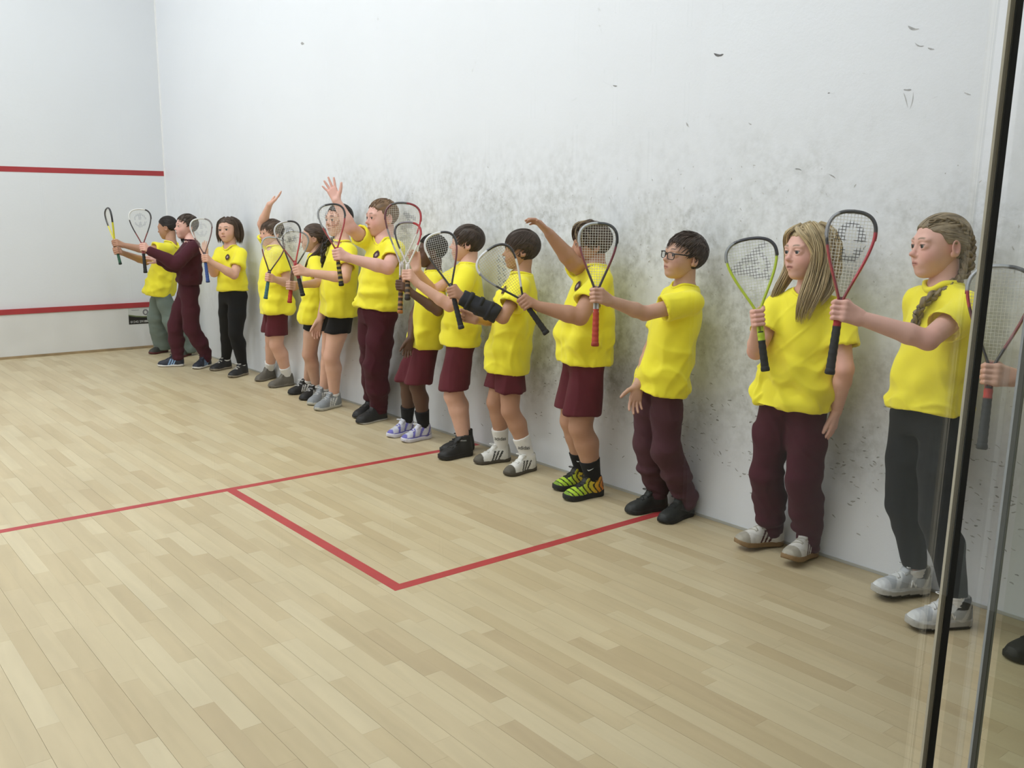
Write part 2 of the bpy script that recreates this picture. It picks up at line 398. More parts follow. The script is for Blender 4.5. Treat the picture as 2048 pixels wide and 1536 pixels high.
for i in range(nrow):
    x1 = -0.001-i*SW; x0 = max(x1-SW, -W_)
    gl = 0.0007 if i % 2 == 0 else 0.0001           # wider seam between boards, tight joint inside a board
    gr = 0.0001 if i % 2 == 0 else 0.0007
    y = 0.0-0.03-rp.uniform(0, 0.4); y_hi = -0.03
    while y_hi > -L_:
        y_lo = max(y, -L_)
        if y_hi-y_lo > 0.02: staves.append((x0+gr*0.6, x1-gl*0.6, y_lo+0.0002, y_hi-0.0002))
        y_hi = y_lo; y = y_lo-rp.choice((rp.uniform(0.22, 0.45), rp.uniform(0.4, 0.8), rp.uniform(0.35, 0.6)))
def parea(s):
    x0, x1, y0, y1 = s
    c = V((x0+x1)/2, (y0+y1)/2, 0); u, v = proj(c)
    if depth(c) < 0.5 or not (0 < u < 2048 and 0 < v < 1560): return 0
    p = [proj(V(a, b_, 0)) for a, b_ in ((x0, y0), (x1, y0), (x1, y1), (x0, y1))]
    return abs(sum(p[i][0]*p[(i+1) % 4][1]-p[(i+1) % 4][0]*p[i][1] for i in range(4)))/2
staves.sort(key=parea, reverse=True)
M_pl1, M_pl2 = plank_material('maple_stave', True), plank_material('maple_staves_far', False)
unit = bpy.data.meshes.new('stave')
_mb = MB().box((-0.5, -0.5, -0.016), (0.5, 0.5, 0.0)); unit.from_pydata(_mb.v[0].tolist(), [], _mb.q[0].tolist()); unit.materials.append(M_pl1)
for s in staves[:300]:
    o = bpy.data.objects.new('stave', unit); COL.objects.link(o); o.parent = floor
    o.location = ((s[0]+s[1])/2, (s[2]+s[3])/2, 0); o.scale = (s[1]-s[0], s[3]-s[2], 1)
mbf = MB()
for s in staves[300:]: mbf.box((s[0], s[2], -0.016), (s[1], s[3], 0.0))
mbf.obj('stave_field', M_pl2, floor, smooth=False)['kind'] = 'stuff'
# painted lines (0.4 mm film)
def fline(name, x0, x1, y0, y1): MB().box((x0, y0, -0.0005), (x1, y1, 0.0004)).obj(name, M_red, floor, smooth=False)
fline('short_line', -W_, -0.001, -5.49, -5.44)
fline('service_box_line', -1.65, -1.60, -7.14, -5.49); fline('service_box_line', -1.60, -0.001, -7.14, -7.09)
fline('half_court_line', -3.225, -3.175, -L_, -5.49)
fline('service_box_line', -4.80, -4.75, -7.14, -5.49); fline('service_box_line', -W_, -4.80, -7.14, -7.09)
# side-wall out line and front-wall out line high up, above the frame
MB().box((-W_, -0.002, 4.57), (0, 0, 4.62)).obj('out_line', M_redw, wf, smooth=False)

# ---- ball and racquet marks on the right wall: many small smears, real flakes of rubber a hair proud of the plaster
rs = np.random.RandomState(11)
def smear(mb, y, z, ln, wd, ang, c):
    k = 7; t = np.linspace(-1, 1, k); hw = wd*np.sqrt(np.clip(1-t**2, 0, 1))*rs.uniform(0.5, 1.1, k); hw[0] = hw[-1] = wd*0.12
    bend = rs.uniform(-0.3, 0.3)*ln*(t**2)
    ca, sa = math.cos(ang), math.sin(ang)
    a = np.stack([t*ln, bend+hw], 1); bb = np.stack([t*ln, bend-hw], 1); p = np.concatenate([a, bb])
    yy = y+p[:, 0]*ca-p[:, 1]*sa; zz = z+p[:, 0]*sa+p[:, 1]*ca
    i = np.arange(k-1); q = np.stack([i, i+1, i+1+k, i+k], 1)
    mb.add(np.stack([np.full(2*k, -0.0008), yy, zz], 1), q, c=c)
mb = MB(); n = 0
while n < 1000:
    u, v = rs.uniform(335, 2048), rs.uniform(330, 1190)
    p = on_plane(u, v, 0, 0.0)
    if p[2] < 0.06 or p[1] < -9.7: continue
    low = p[2] < 0.75
    dens = 0.9*math.exp(-((p[2]-0.42)/0.2)**2)*(1.0 if p[1] < -6.0 else 0.25)+0.75*math.exp(-((p[2]-1.25)/0.4)**2)*math.exp(-((p[1]+5.9)/1.7)**2)+0.035
    if rs.rand() > dens: continue
    d = depth(p)/4.0
    if low: ln, wd, ang, c = rs.uniform(0.003, 0.013), rs.uniform(0.0012, 0.004), rs.normal(0.1, 0.35), rs.uniform(0.28, 0.55)
    else: ln, wd, ang, c = rs.uniform(0.002, 0.008), rs.uniform(0.001, 0.0032), rs.uniform(0, 3.1), rs.uniform(0.45, 0.62)
    smear(mb, p[1], p[2], ln, wd, ang, (c, c, c*0.97)); n += 1
for u, v, ln, wd, ang, c in ((1437, 111, .028, .006, .18, .14), (1230, 172, .016, .004, .2, .3), (1826, 58, .024, .005, .35, .45), (1838, 92, .02, .003, .4, .45), (1862, 98, .014, .003, .3, .45), (1815, 180, .016, .004, .1, .4),
                             (1812, 200, .03, .002, 1.2, .55), (1825, 202, .03, .002, 1.7, .55), (1935, 188, .014, .003, .4, .45), (1658, 186, .006, .003, 0, .25), (1597, 338, .016, .003, .2, .3), (1665, 352, .018, .003, .5, .4), (605, 87, .03, .012, .2, .42), (1500, 248, .01, .003, .5, .5), (1375, 250, .016, .004, .9, .5)):
    p = on_plane(u, v, 0, 0.0); smear(mb, p[1], p[2], ln, wd, ang, (c, c, c))
mb.obj('ball_marks', mat('rubber_smear', attr=True, rough=0.7, vary=0.3, vscale=50), wr, smooth=False)['kind'] = 'stuff'

# ---- printed sign on the tin
sg = empty('tin_sign', (-0.34, -0.022, 0.20)); tag(sg, 'small green and black printed sign on the front wall below the lower red strip', 'sign')
def sgn(name, pts, y, c):
    v = [(x, y, z) for x, z in pts]; k = len(v)
    me = bpy.data.meshes.new(name); me.from_pydata([(a-sg.location[0], b_-sg.location[1], c_-sg.location[2]) for a, b_, c_ in v], [], [list(range(k))])
    o = bpy.data.objects.new(name, me); COL.objects.link(o); o.parent = sg; me.materials.append(mat('print_'+c, c, rough=0.4)); return o
pa, pb = on_plane(258, 648, 1, -0.022), on_plane(302, 648, 1, -0.022)
sx0, sx1, sz0, sz1 = pa[0], pb[0], on_plane(260, 649, 1, -0.022)[2], on_plane(260, 617, 1, -0.022)[2]
sh = sz1-sz0
sg.location = ((sx0+sx1)/2, -0.0205, sz0)
MB().box((sx0, -0.0225, sz0), (sx1, -0.0202, sz1)).obj('board', mat('sign_white', 'c9cac6', rough=0.4), sg, sg.location, smooth=False)
sgn('green_band', [(sx0, sz0+.62*sh), (sx0+.33*(sx1-sx0), sz0+.53*sh), (sx0+.7*(sx1-sx0), sz0+.47*sh), (sx1, sz0+.46*sh), (sx1, sz0+.38*sh), (sx0+.7*(sx1-sx0), sz0+.40*sh), (sx0+.33*(sx1-sx0), sz0+.45*sh), (sx0, sz0+.55*sh)][::-1], -0.0229, '6d7a50')
sgn('black_band', [(sx0, sz0), (sx1, sz0), (sx1, sz0+.40*sh), (sx0+.7*(sx1-sx0), sz0+.42*sh), (sx0+.33*(sx1-sx0), sz0+.47*sh), (sx0, sz0+.57*sh)], -0.0227, '1c1a19')
def text_mesh(name, body, size, M, m, parent, base, thick=0.0004, bend=None, align='CENTER'):
    cu = bpy.data.curves.new(name, 'FONT'); cu.body = body; cu.size = size; cu.align_x = align; cu.align_y = 'CENTER'; cu.extrude = thick; cu.resolution_u = 3
    t = bpy.data.objects.new(name, cu); COL.objects.link(t)
    me = bpy.data.meshes.new_from_object(t.evaluated_get(bpy.context.evaluated_depsgraph_get())); bpy.data.objects.remove(t)
    co = np.zeros(len(me.vertices)*3, F32); me.vertices.foreach_get('co', co); co = co.reshape(-1, 3).astype(float)
    if bend: co = bend(co)
    else: co = co@np.asarray(M)[:3, :3].T+np.asarray(M)[:3, 3]
    co = co-np.asarray(base); me.vertices.foreach_set('co', co.astype(F32).ravel()); me.update()
    me.materials.clear(); me.materials.append(m)
    o = bpy.data.objects.new(name, me); COL.objects.link(o); o.parent = parent; return o
def frame4(x, y, z, o):
    M = np.eye(4); M[:3, 0] = x; M[:3, 1] = y; M[:3, 2] = z; M[:3, 3] = o; return M
text_mesh('phone_number', '01242 591886', .2*sh, frame4((1, 0, 0), (0, 0, 1), (0, -1, 0), ((sx0+sx1)/2, -0.0231, sz0+.14*sh)), mat('print_white', 'd8d8d4', rough=0.5), sg, sg.location)
th = np.linspace(0, 2*np.pi, 25)[:-1]; cc = V(sx0+.78*(sx1-sx0), -0.0228, sz0+.72*sh)
MB().tubes(np.stack([cc[0]+.13*sh*np.cos(th), np.full(24, cc[1]), cc[2]+.15*sh*np.sin(th)], 1), np.full(24, .045*sh), k=6, closed=True, flat=.3, up=(0, -1, 0)).obj('emblem_ring', mat('print_grey', '77777a', rough=0.5), sg, sg.location)
MB().box((sx0+.15*(sx1-sx0), -0.0229, sz0+.86*sh), (sx0+.5*(sx1-sx0), -0.0226, sz0+.89*sh)).obj('small_print', MATS['print_grey'], sg, sg.location, smooth=False)

# ---- luminaires
for (ly, p) in LAMP_ROWS:
    for lx in LAMP_COLS:
        e = empty('ceiling_light', (lx, ly, CEIL)); tag(e, 'long white ceiling luminaire, %s row from the front wall, %s' % ({-1.7: 'first', -4.1: 'second', -6.7: 'third', -8.9: 'fourth'}[ly], 'on the right' if lx > -3 else 'on the left'), 'light', 'court ceiling lights')
        MB().box((lx-.17, ly-.78, CEIL-.09), (lx+.17, ly+.78, CEIL)).obj('housing', mat('lamp_white', 'e8e8e8', rough=0.4), e, e.location, smooth=False)
        m = MATS.get('lamp_diffuser')
        if not m:
            m, N, L, bb = newmat('lamp_diffuser'); bb.inputs['Emission Color'].default_value = (0.95, 1, 0.98, 1); bb.inputs['Emission Strength'].default_value = 3.0; MATS['lamp_diffuser'] = m
        MB().box((lx-.15, ly-.75, CEIL-.10), (lx+.15, ly+.75, CEIL-.09)).obj('diffuser', m, e, e.location, smooth=False)
        ld = bpy.data.lights.new('tube_light', 'AREA'); ld.shape = 'RECTANGLE'; ld.size = 0.3; ld.size_y = 1.5; ld.energy = LAMP_W*p; ld.color = (0.945, 0.98, 1.0)
        lo = bpy.data.objects.new('tube_light', ld); COL.objects.link(lo); lo.parent = e; lo.location = (0, 0, -0.115)

# ---- corridor behind the glass (it is what the glass mirrors)
M_block = mat('corridor_blockwork', '8f8370', rough=0.7, vary=0.2, vscale=3, bump=0.3, bscale=30)
quad_box('corridor_floor', (-W_, -L_-2.6, -0.06), (0, -L_-0.006, 0.0), mat('corridor_carpet', '56503f', rough=0.95, vary=0.2, vscale=30))
cw = quad_box('wall_corridor', (-W_, -L_-2.7, 0), (0, -L_-2.6, 2.6), mat('mortar', '8c8474', rough=0.9, vary=0.1))
mb = MB()
for r in range(11):
    for c in range(15):
        x0 = -W_+c*0.45-(0.225 if r % 2 else 0); mb.box((max(x0+.006, -W_), -L_-2.6, r*.225+.006), (min(x0+.444, 0), -L_-2.592, r*.225+.219))
mb.obj('blocks', M_block, cw, smooth=False)['kind'] = 'stuff'
quad_box('ceiling_corridor', (-W_, -L_-2.6, 2.6), (0, -L_-0.1, 2.7), M_white)
e = empty('corridor_fill_lamp', (-4.2, -L_-1.7, 2.6)); tag(e, 'round white ceiling lamp in the corridor behind the glass wall', 'light')  # added lamp, out of view: lights the corridor that the glass reflects
a = np.linspace(0, 2*np.pi, 33)[:-1]
MB().tubes(np.stack([np.full(2, -4.2), np.full(2, -L_-1.7), np.array([2.6, 2.54])], 1), np.array([.18, .16]), k=24).obj('bowl', MATS['lamp_diffuser'], e, e.location)
ld = bpy.data.lights.new('corridor_fill_light', 'AREA'); ld.shape = 'DISK'; ld.size = 0.3; ld.energy = CORRIDOR_W; ld.color = (1, .93, .82)
lo = bpy.data.objects.new('corridor_fill_light', ld); COL.objects.link(lo); lo.parent = e; lo.location = (0, 0, -0.08)

# ---- glass back wall
def glass_mat(name, tint, refl=1.0):
    m, N, L, b = newmat(name); N.remove(b); out = N['Material Output']
    tr = N.new('ShaderNodeBsdfTransparent'); tr.inputs[0].default_value = (*tint, 1)
    gl = N.new('ShaderNodeBsdfGlossy'); gl.inputs['Roughness'].default_value = 0.0; gl.inputs[0].default_value = (refl, refl, refl, 1)
    lw = N.new('ShaderNodeLayerWeight'); lw.inputs[0].default_value = 0.5; mx = N.new('ShaderNodeMixShader')
    pw = N.new('ShaderNodeMath'); pw.operation = 'POWER'; pw.inputs[1].default_value = 5.0; L.new(lw.outputs['Facing'], pw.inputs[0])
    ma = N.new('ShaderNodeMath'); ma.operation = 'MULTIPLY_ADD'; ma.inputs[1].default_value = 0.96; ma.inputs[2].default_value = 0.04; L.new(pw.outputs[0], ma.inputs[0])
    L.new(ma.outputs[0], mx.inputs[0]); L.new(tr.outputs[0], mx.inputs[1]); L.new(gl.outputs[0], mx.inputs[2]); L.new(mx.outputs[0], out.inputs[0]); return m
M_gl = glass_mat('clear_glass', (0.985, 0.99, 0.985)); M_gl2 = glass_mat('green_glass', (0.93, 0.95, 0.90))
gw = empty('window_1', (-3.2, -L_, 0)); gw['kind'] = 'structure'
def pane(name, x0, x1, m, y0=-L_-0.006, y1=-L_+0.006, z0=0.002, z1=2.15): return MB().box((x0, y0, z0), (x1, y1, z1)).obj(name, m, gw, gw.location, smooth=False)
LEAN = 0.0423                                       # the door stile hangs a little out of plumb
def strip(name, x0, x1, m, y0, y1):
    z0, z1 = 0.002, 2.14; a = LEAN*(z0-0.98); b_ = LEAN*(z1-0.98)
    v = [(x0+a, y0, z0), (x1+a, y0, z0), (x1+a, y1, z0), (x0+a, y1, z0), (x0+b_, y0, z1), (x1+b_, y0, z1), (x1+b_, y1, z1), (x0+b_, y1, z1)]
    return MB().add(v, [[0, 1, 5, 4], [2, 3, 7, 6]] if 'glass_pane' in name else [[0, 3, 2, 1], [4, 5, 6, 7], [0, 1, 5, 4], [1, 2, 6, 5], [2, 3, 7, 6], [3, 0, 4, 7]]).obj(name, m, gw, gw.location, smooth=False)
Y0 = -L_
pane('glass_pane', -W_+.01, -4.5, M_gl); strip('glass_pane', -4.45, -2.7478, M_gl, Y0-.006, Y0+.006)
strip('edge_seal', -2.7476, -2.7432, mat('seal_cream', 'd9d2bd', rough=0.45), Y0-.0015, Y0+.0005)
strip('seal_groove', -2.7432, -2.7420, mat('seal_gap', '5a564c', rough=0.6), Y0-.0008, Y0+.0005)
strip('edge_seal', -2.7420, -2.7395, MATS['seal_cream'], Y0-.0012, Y0+.0005)
strip('black_gasket', -2.7395, -2.7285, mat('gasket_black', '121214', rough=0.55, vary=0.1), Y0-.002, Y0+.001)
strip('glass_pane', -2.7284, -2.6560, M_gl, Y0-.006, Y0+.006)
strip('polished_edge', -2.6555, -2.6465, mat('glass_edge', 'b6bcc0', rough=0.25, spec=0.6), Y0-.001, Y0+.001)
strip('polished_edge', -2.6465, -2.6445, mat('glass_edge_dark', '6d7674', rough=0.25, spec=0.6), Y0-.001, Y0+.001)
strip('polished_edge', -2.6445, -2.6405, mat('glass_edge_green', 'a7aea2', rough=0.25, spec=0.6), Y0-.001, Y0+.001)
strip('glass_pane', -2.6400, -.06, M_gl2, Y0-.006, Y0+.006)

# ================================================================== RACQUETS
def hexc(h): return np.array(lin(h))
TEAR = np.array([(.075, 0), (.17, .07), (.30, .16), (.50, .29), (.72, .44), (.91, .60), (1.0, .74), (.95, .86), (.74, .945), (.40, .988), (0, 1.0)])
def cat(P, n):
    """Catmull-Rom through points, evenly resampled"""
    P = np.asarray(P, float); Q = np.concatenate([[2*P[0]-P[1]], P, [2*P[-1]-P[-2]]]); out = []
    for i in range(len(P)-1):
        t = np.linspace(0, 1, 9)[:-1][:, None]; a, b, c, d = Q[i:i+4]
        out.append(0.5*((2*b)+(-a+c)*t+(2*a-5*b+4*c-d)*t**2+(-a+3*b-3*c+d)*t**3))
    out = np.concatenate(out+[P[-1:]]); s = np.concatenate([[0], np.cumsum(np.linalg.norm(np.diff(out, axis=0), axis=1))])
    return np.stack([np.interp(np.linspace(0, s[-1], n), s, out[:, j]) for j in range(P.shape[1])], 1)
M_frame = mat('racket_lacquer', attr=True, rough=0.28, vary=0.05, coat=0.4)
M_string = mat('racket_string', attr=True, rough=0.45)
M_grip = mat('racket_grip', attr=True, rough=0.75, vary=0.2, vscale=60, bump=0.4, bscale=300)
def seg_mask(px, py, segs, wd):
    m = np.zeros(px.shape, bool)
    for (x0, y0, x1, y1) in segs:
        d = np.array([x1-x0, y1-y0]); t = np.clip(((px-x0)*d[0]+(py-y0)*d[1])/(d@d), 0, 1)
        m |= np.hypot(px-x0-t*d[0], py-y0-t*d[1]) < wd
    return m
def logo_mask(kind, px, py):
    """px: -1..1 across the widest part, py: 0..1 up the head; the paint stencilled on the strings"""
    if kind == 'arrow_d':          # apex on the left, two arms, a bow on the right and a small block inside
        m = seg_mask(px, py*2.0, [(-.75, 1.22, .55, 1.80), (-.75, 1.22, .62, .88), (-.78, 1.22, -.45, 1.28), (-.78, 1.2, -.4, 1.12)], .085)
        m |= (np.abs(np.hypot((px+.05)/.62, (py*2-1.26)/.36)-1) < .15) & (px > .0)
        m |= seg_mask(px, py*2.0, [(-.2, 1.36, .22, 1.44), (-.2, 1.24, .25, 1.30), (-.2, 1.14, .2, 1.16), (-.2, 1.14, -.2, 1.36)], .05)
        return m
    if kind == 'split_p':          # tall oval letter cut by a bar
        r = np.hypot(px/.62, (py-.66)/.235); m = (r < 1) & (np.abs(py-.64) > .035)
        hole = (np.hypot((px-.02)/.26, (py-.75)/.085) < 1) | ((px > -.1) & (px < .2) & (py < .60) & (py > .50)) | ((px < -.32) & (py < .60))
        return m & ~hole
    if kind == 'oval':             # ring with a letter bar
        r = np.hypot(px/.55, (py-.68)/.2); m = ((r < 1) & (r > .74)) | ((r < 1) & (np.abs(px) < .12))
        return m & (np.abs(py-.67) > .03)
    if kind == 'zigzag':
        return seg_mask(px, py*2.0, [(.1, 1.65, .65, 1.5), (.1, 1.65, .5, 1.25), (.5, 1.25, -.05, 1.2), (-.05, 1.2, .45, .9), (.45, .9, -.1, .8)], .07)
    if kind == 'slash':
        return seg_mask(px, py*2.0, [(-.5, .8, .25, 1.62), (-.3, .72, .45, 1.5)], .07) & (np.sin(px*23+py*31) > -.55)
    return np.zeros(px.shape, bool)
def make_racket(name, label, butt, tip, spin, spec):
    butt = np.asarray(butt); tip = np.asarray(tip); Y = nrm(tip-butt); L = np.linalg.norm(tip-butt)
    n0 = CAM-(butt+tip)/2; Z = nrm(n0-Y*(Y@n0)); X = np.cross(Y, Z)
    c_, s_ = math.cos(spin), math.sin(spin); X, Z = c_*X+s_*Z, -s_*X+c_*Z
    tw = lambda p: butt+np.asarray(p)[..., :1]*X+np.asarray(p)[..., 1:2]*Y+np.asarray(p)[..., 2:3]*Z
    root = empty(name, butt); tag(root, label, 'racket', 'rackets held up by the children')
    hw = spec.get('w', .155)*L; y0 = spec.get('y0', .45)*L; hl = L-y0-.006
    half = TEAR*[hw-.005, hl]
    left = cat(half*[-1, 1], 60); path = np.concatenate([left, left[::-1][1:]*[-1, 1]]); path[:, 1] += y0
    s = np.concatenate([[0], np.cumsum(np.linalg.norm(np.diff(path, axis=0), axis=1))]); s /= s[-1]
    fc = spec['frame']; cols = np.array([hexc([c for a, c in fc if a <= t][-1]) for t in s])
    P3 = np.concatenate([path, np.zeros((len(path), 1))], 1)
    MB().tubes(tw(P3), np.full(len(P3), .0052), k=8, flat=1.75, up=Z, c=cols[None]).obj('frame', M_frame, root, butt)
    # bumper strip over the tip
    i = (s > .30) & (s < .70); bp = P3[i]; nn = np.stack([np.gradient(bp[:, 1]), -np.gradient(bp[:, 0])], 1); nn /= np.linalg.norm(nn, axis=1, keepdims=True); bp = bp-np.concatenate([nn, 0*nn[:, :1]], 1)*.0035
    bcol = hexc(spec.get('bumper', fc[len(fc)//2][1]))
    MB().tubes(tw(bp), np.full(len(bp), .0042), k=6, flat=1.5, up=Z, c=cols[i][None]*.8+.0).obj('bumper_guard', M_frame, root, butt)
    # throat and shaft
    gy = spec.get('gy', .30)*L; sc = hexc(spec.get('shaft', fc[0][1])); mbx = MB()
    hx = .075*hw
    for sg_ in (-1, 1):
        yy = np.linspace(y0+.004, gy-.02, 6); xx = np.linspace(hx, .0062, 6)*sg_
        mbx.tubes(tw(np.stack([xx, yy, 0*xx], 1)), np.full(6, .0062), k=8, flat=1.35, up=Z, c=sc)
    mbx.tubes(tw(np.array([(0, y0+.012, 0), (0, y0-.006, 0), (0, y0-.03, 0)])), np.array([.004, .011, .009]), k=8, flat=.9, up=Z, c=sc)
    mbx.obj('shaft', M_frame, root, butt)
    # grip with spiral wrap, butt cap
    ny = 44; yy = np.linspace(.012, gy, ny); wrap = .0006*np.sin(yy/.022*6.28)
    r = .0148-.002*(yy/gy)+wrap; gc = np.tile(hexc(spec['grip']), (ny, 1))
    if 'stripe' in spec: gc[(np.sin(yy/.030*6.28) > .25)] = hexc(spec['stripe'])
    if 'band' in spec: gc[(yy > gy-.035) & (yy < gy-.005)] = hexc(spec['band'])
    MB().tubes(tw(np.stack([0*yy, yy, 0*yy], 1)), r, k=10, flat=.88, up=Z, c=gc[None]).obj('grip', M_grip, root, butt)
    MB().tubes(tw(np.array([(0, 0, 0), (0, .003, 0), (0, .012, 0), (0, .020, 0)])), np.array([.012, .0165, .0168, .0145]), k=12, flat=.9, up=Z, c=hexc(spec.get('cap', spec['grip']))*.8).obj('butt_cap', M_grip, root, butt)
    # strings
    ys = left[:, 1]+y0; ws = -left[:, 0]; sr = spec.get('sr', .0007); sp = .0108; m = 26; paths = []
    for x in np.arange(-hw+.008, hw-.006, sp):
        ok = ws > abs(x)+.001
        if ok.sum() < 4: continue
        yy = np.linspace(ys[ok].min(), ys[ok].max(), m); paths.append(np.stack([np.full(m, x), yy, .0006*np.sin(yy/sp*3.14)], 1))
    for y in np.arange(y0+.05*hl, L-.012, sp*1.02):
        wd = np.interp(y, ys, ws)-.001
        if wd < .012: continue
        xx = np.linspace(-wd, wd, m); paths.append(np.stack([xx, np.full(m, y), -.0006*np.sin(xx/sp*3.14)], 1))
    paths = np.array(paths); px = paths[..., 0]/hw; py = (paths[..., 1]-y0)/hl
    cc = np.tile(hexc(spec.get('string', 'e8e6dc')), paths.shape[:2]+(1,))
    lm = logo_mask(spec.get('logo'), px, py); cc[lm] = hexc(spec.get('ink', '2a2a2c'))
    MB().tubes(tw(paths), np.where(lm, sr*1.35, sr), k=4, c=cc).obj('strings', M_string, root, butt)
    return root

# ================================================================== PEOPLE
M_skin = mat('skin', attr=True, rough=0.55, vary=0.05, vscale=25, bump=0.08, bscale=220, spec=0.35)
M_hair = mat('hair', attr=True, rough=0.5, vary=0.25, vscale=40, stretch=(1, 1, .25), spec=0.4)
M_eye = mat('eyeball', attr=True, rough=0.12, spec=0.5)
M_tee = mat('yellow_cotton', 'f6ea34', rough=0.85, vary=0.035, vscale=5, bump=0.12, bscale=500, sheen=0.15)
M_shoe = mat('shoe_upper', attr=True, rough=0.6, vary=0.12, vscale=40, bump=0.2, bscale=180)
M_sole = mat('shoe_sole', attr=True, rough=0.7, vary=0.1, vscale=30)
M_lace = mat('shoe_lace', attr=True, rough=0.8)
M_badge = mat('shirt_badge', attr=True, rough=0.7)
def cloth(c, name): return mat('cloth_'+name, c, rough=0.9, vary=0.07, vscale=9, bump=0.2, bscale=420, sheen=0.03, spec=0.25)
SKIN = dict(fair=('dcae98', 'c98878'), pink=('e2b3a4', 'd3887f'), tan=('b98d74', 'a9765f'), mid=('cba28c', 'ba8072'), dark=('5d4336', '6a4a42'))
HAIR = dict(black='241d1b', dark='43362e', brown='4d3d32', mid='57463a', fair='7b664c', ash='84745a', blond='b5a07a', ginger='7c6147')
def face_dir(phi): p = math.radians(phi); return V(-math.cos(p), math.sin(p), 0)
def left_dir(phi): p = math.radians(phi); return V(-math.sin(p), -math.cos(p), 0)
UP = V(0, 0, 1)

def ray_sphere(c, r, uv, sign):
    d = ray(*uv); oc = CAM-c; b_ = oc@d; q = b_*b_-(oc@oc-r*r)
    if q < 0: return CAM+d*(-b_)
    return CAM+d*(-b_+(1 if sign > 0 else -1)*math.sqrt(q)) if sign else CAM+d*(-b_)
def solve_height(u, x, z):
    v = 900.0
    for _ in range(30):
        p = on_plane(u, v, 0, x); v += (p[2]-z)*FPX/max(depth(p), .5)
    return on_plane(u, v, 0, x)

def grip_hand(S, W, G, a, s, toward, rs_):
    """palm and five fingers closed round a shaft through G along a (up); returns wrist direction"""
    w = W-G; w = nrm(w-a*(a@w)); n = np.cross(a, w); n = n if n@toward > 0 else -n
    offs = np.array([.027, .009, -.009, -.026])*s; ln = [1, 1.06, 1.0, .86]
    mc = []
    for i in range(4):
        o = G+a*offs[i]; q = ln[i]
        p0 = o+n*(rs_+.010*s)+w*.014*s; p1 = o+n*(rs_+.004*s)-w*(rs_+.012*s)*q; p2 = o-n*(rs_+.005*s)-w*(rs_+.011*s)*q; p3 = o-n*(rs_+.009*s)+w*.006*s
        r = np.array([.0098, .0092, .0084, .0072])*s*(1 if i < 3 else .88)
        S.cone(p0, p1, r[0], r[1], .0025*s); S.cone(p1, p2, r[1], r[2], .003*s); S.cone(p2, p3, r[2], r[3], .002*s); mc.append(p0)
    for i in range(4):
        S.cone(W+a*offs[i]*.55+n*.002*s, mc[i], .0165*s, .0118*s, .010*s)
    t0 = W*.62+G*.38+a*.022*s-n*.004*s; t1 = G+a*.036*s-n*(rs_+.004*s)+w*.026*s; t2 = G+a*.040*s-n*(rs_+.009*s)+w*.002*s; t3 = G+a*.030*s-n*(rs_+.010*s)-w*.016*s
    S.cone(W*.8+G*.2+a*.012*s, t1, .017*s, .0125*s, .010*s); S.cone(t1, t2, .0115*s, .0105*s, .004*s); S.cone(t2, t3, .0102*s, .0080*s, .003*s)
def open_hand(S, W, d, pn, s, spread=10., curl=12., thumb=1, thumb_out=45., only=None):
    """palm from wrist W along d with the palm facing pn; thumb on the +lat*thumb side"""
    d = nrm(d); pn = nrm(pn-d*(d@pn)); lat = np.cross(pn, d)*thumb
    pl = .078*s
    for i, o in enumerate((.024, .008, -.008, -.023)):
        k = W+d*pl*(1-.06*abs(i-1))+lat*o*s
        S.cone(W+lat*o*.5*s, k, .0150*s, .0115*s, .010*s)
        ang = math.radians(spread*(1.2-i)*.8); fd = nrm(d*math.cos(ang)+lat*math.sin(ang)); ln = (.062, .070, .065, .050)[i]*s
        c0 = curl if only is None or i == only else 75.
        p = k; r = .0088*s*(1 if i < 3 else .88)
        for j, q in enumerate((.44, .31, .25)):
            ca = math.radians(c0*(j+.6)); dd = nrm(fd*math.cos(ca)+pn*math.sin(ca)); nx = p+dd*ln*q*1.1
            S.cone(p, nx, r, r*.9, .003*s); r *= .9; p = nx
    b0 = W+d*.018*s+lat*.020*s; ta = math.radians(thumb_out); td = nrm(d*math.cos(ta)+lat*math.sin(ta)+pn*.25)
    t1 = b0+td*.036*s; t2 = t1+nrm(td+d*.35)*.030*s; t3 = t2+nrm(td+d*.6)*.024*s
    S.cone(W+d*.006*s, b0, .015*s, .0145*s, .01*s); S.cone(b0, t1, .0145*s, .0112*s, .008*s); S.cone(t1, t2, .0110*s, .0098*s, .003*s); S.cone(t2, t3, .0096*s, .0076*s, .002*s)

BT = np.array([0, .10, .28, .48, .68, .82, .92, 1.0])
BA = np.array([.055, .081, .075, .072, .076, .075, .056, .034])
BF = np.array([.045, .058, .058, .056, .056, .048, .037, .030])
BB = np.array([.050, .063, .052, .052, .058, .054, .043, .033])

def head_axes(phi, pitch, roll):
    f = face_dir(phi); l = left_dir(phi); p = math.radians(pitch); f2 = f*math.cos(p)+UP*math.sin(p); u2 = np.cross(f2, l)
    r = math.radians(roll); l2 = l*math.cos(r)+u2*math.sin(r); u3 = np.cross(f2, l2); return f2, l2, u3

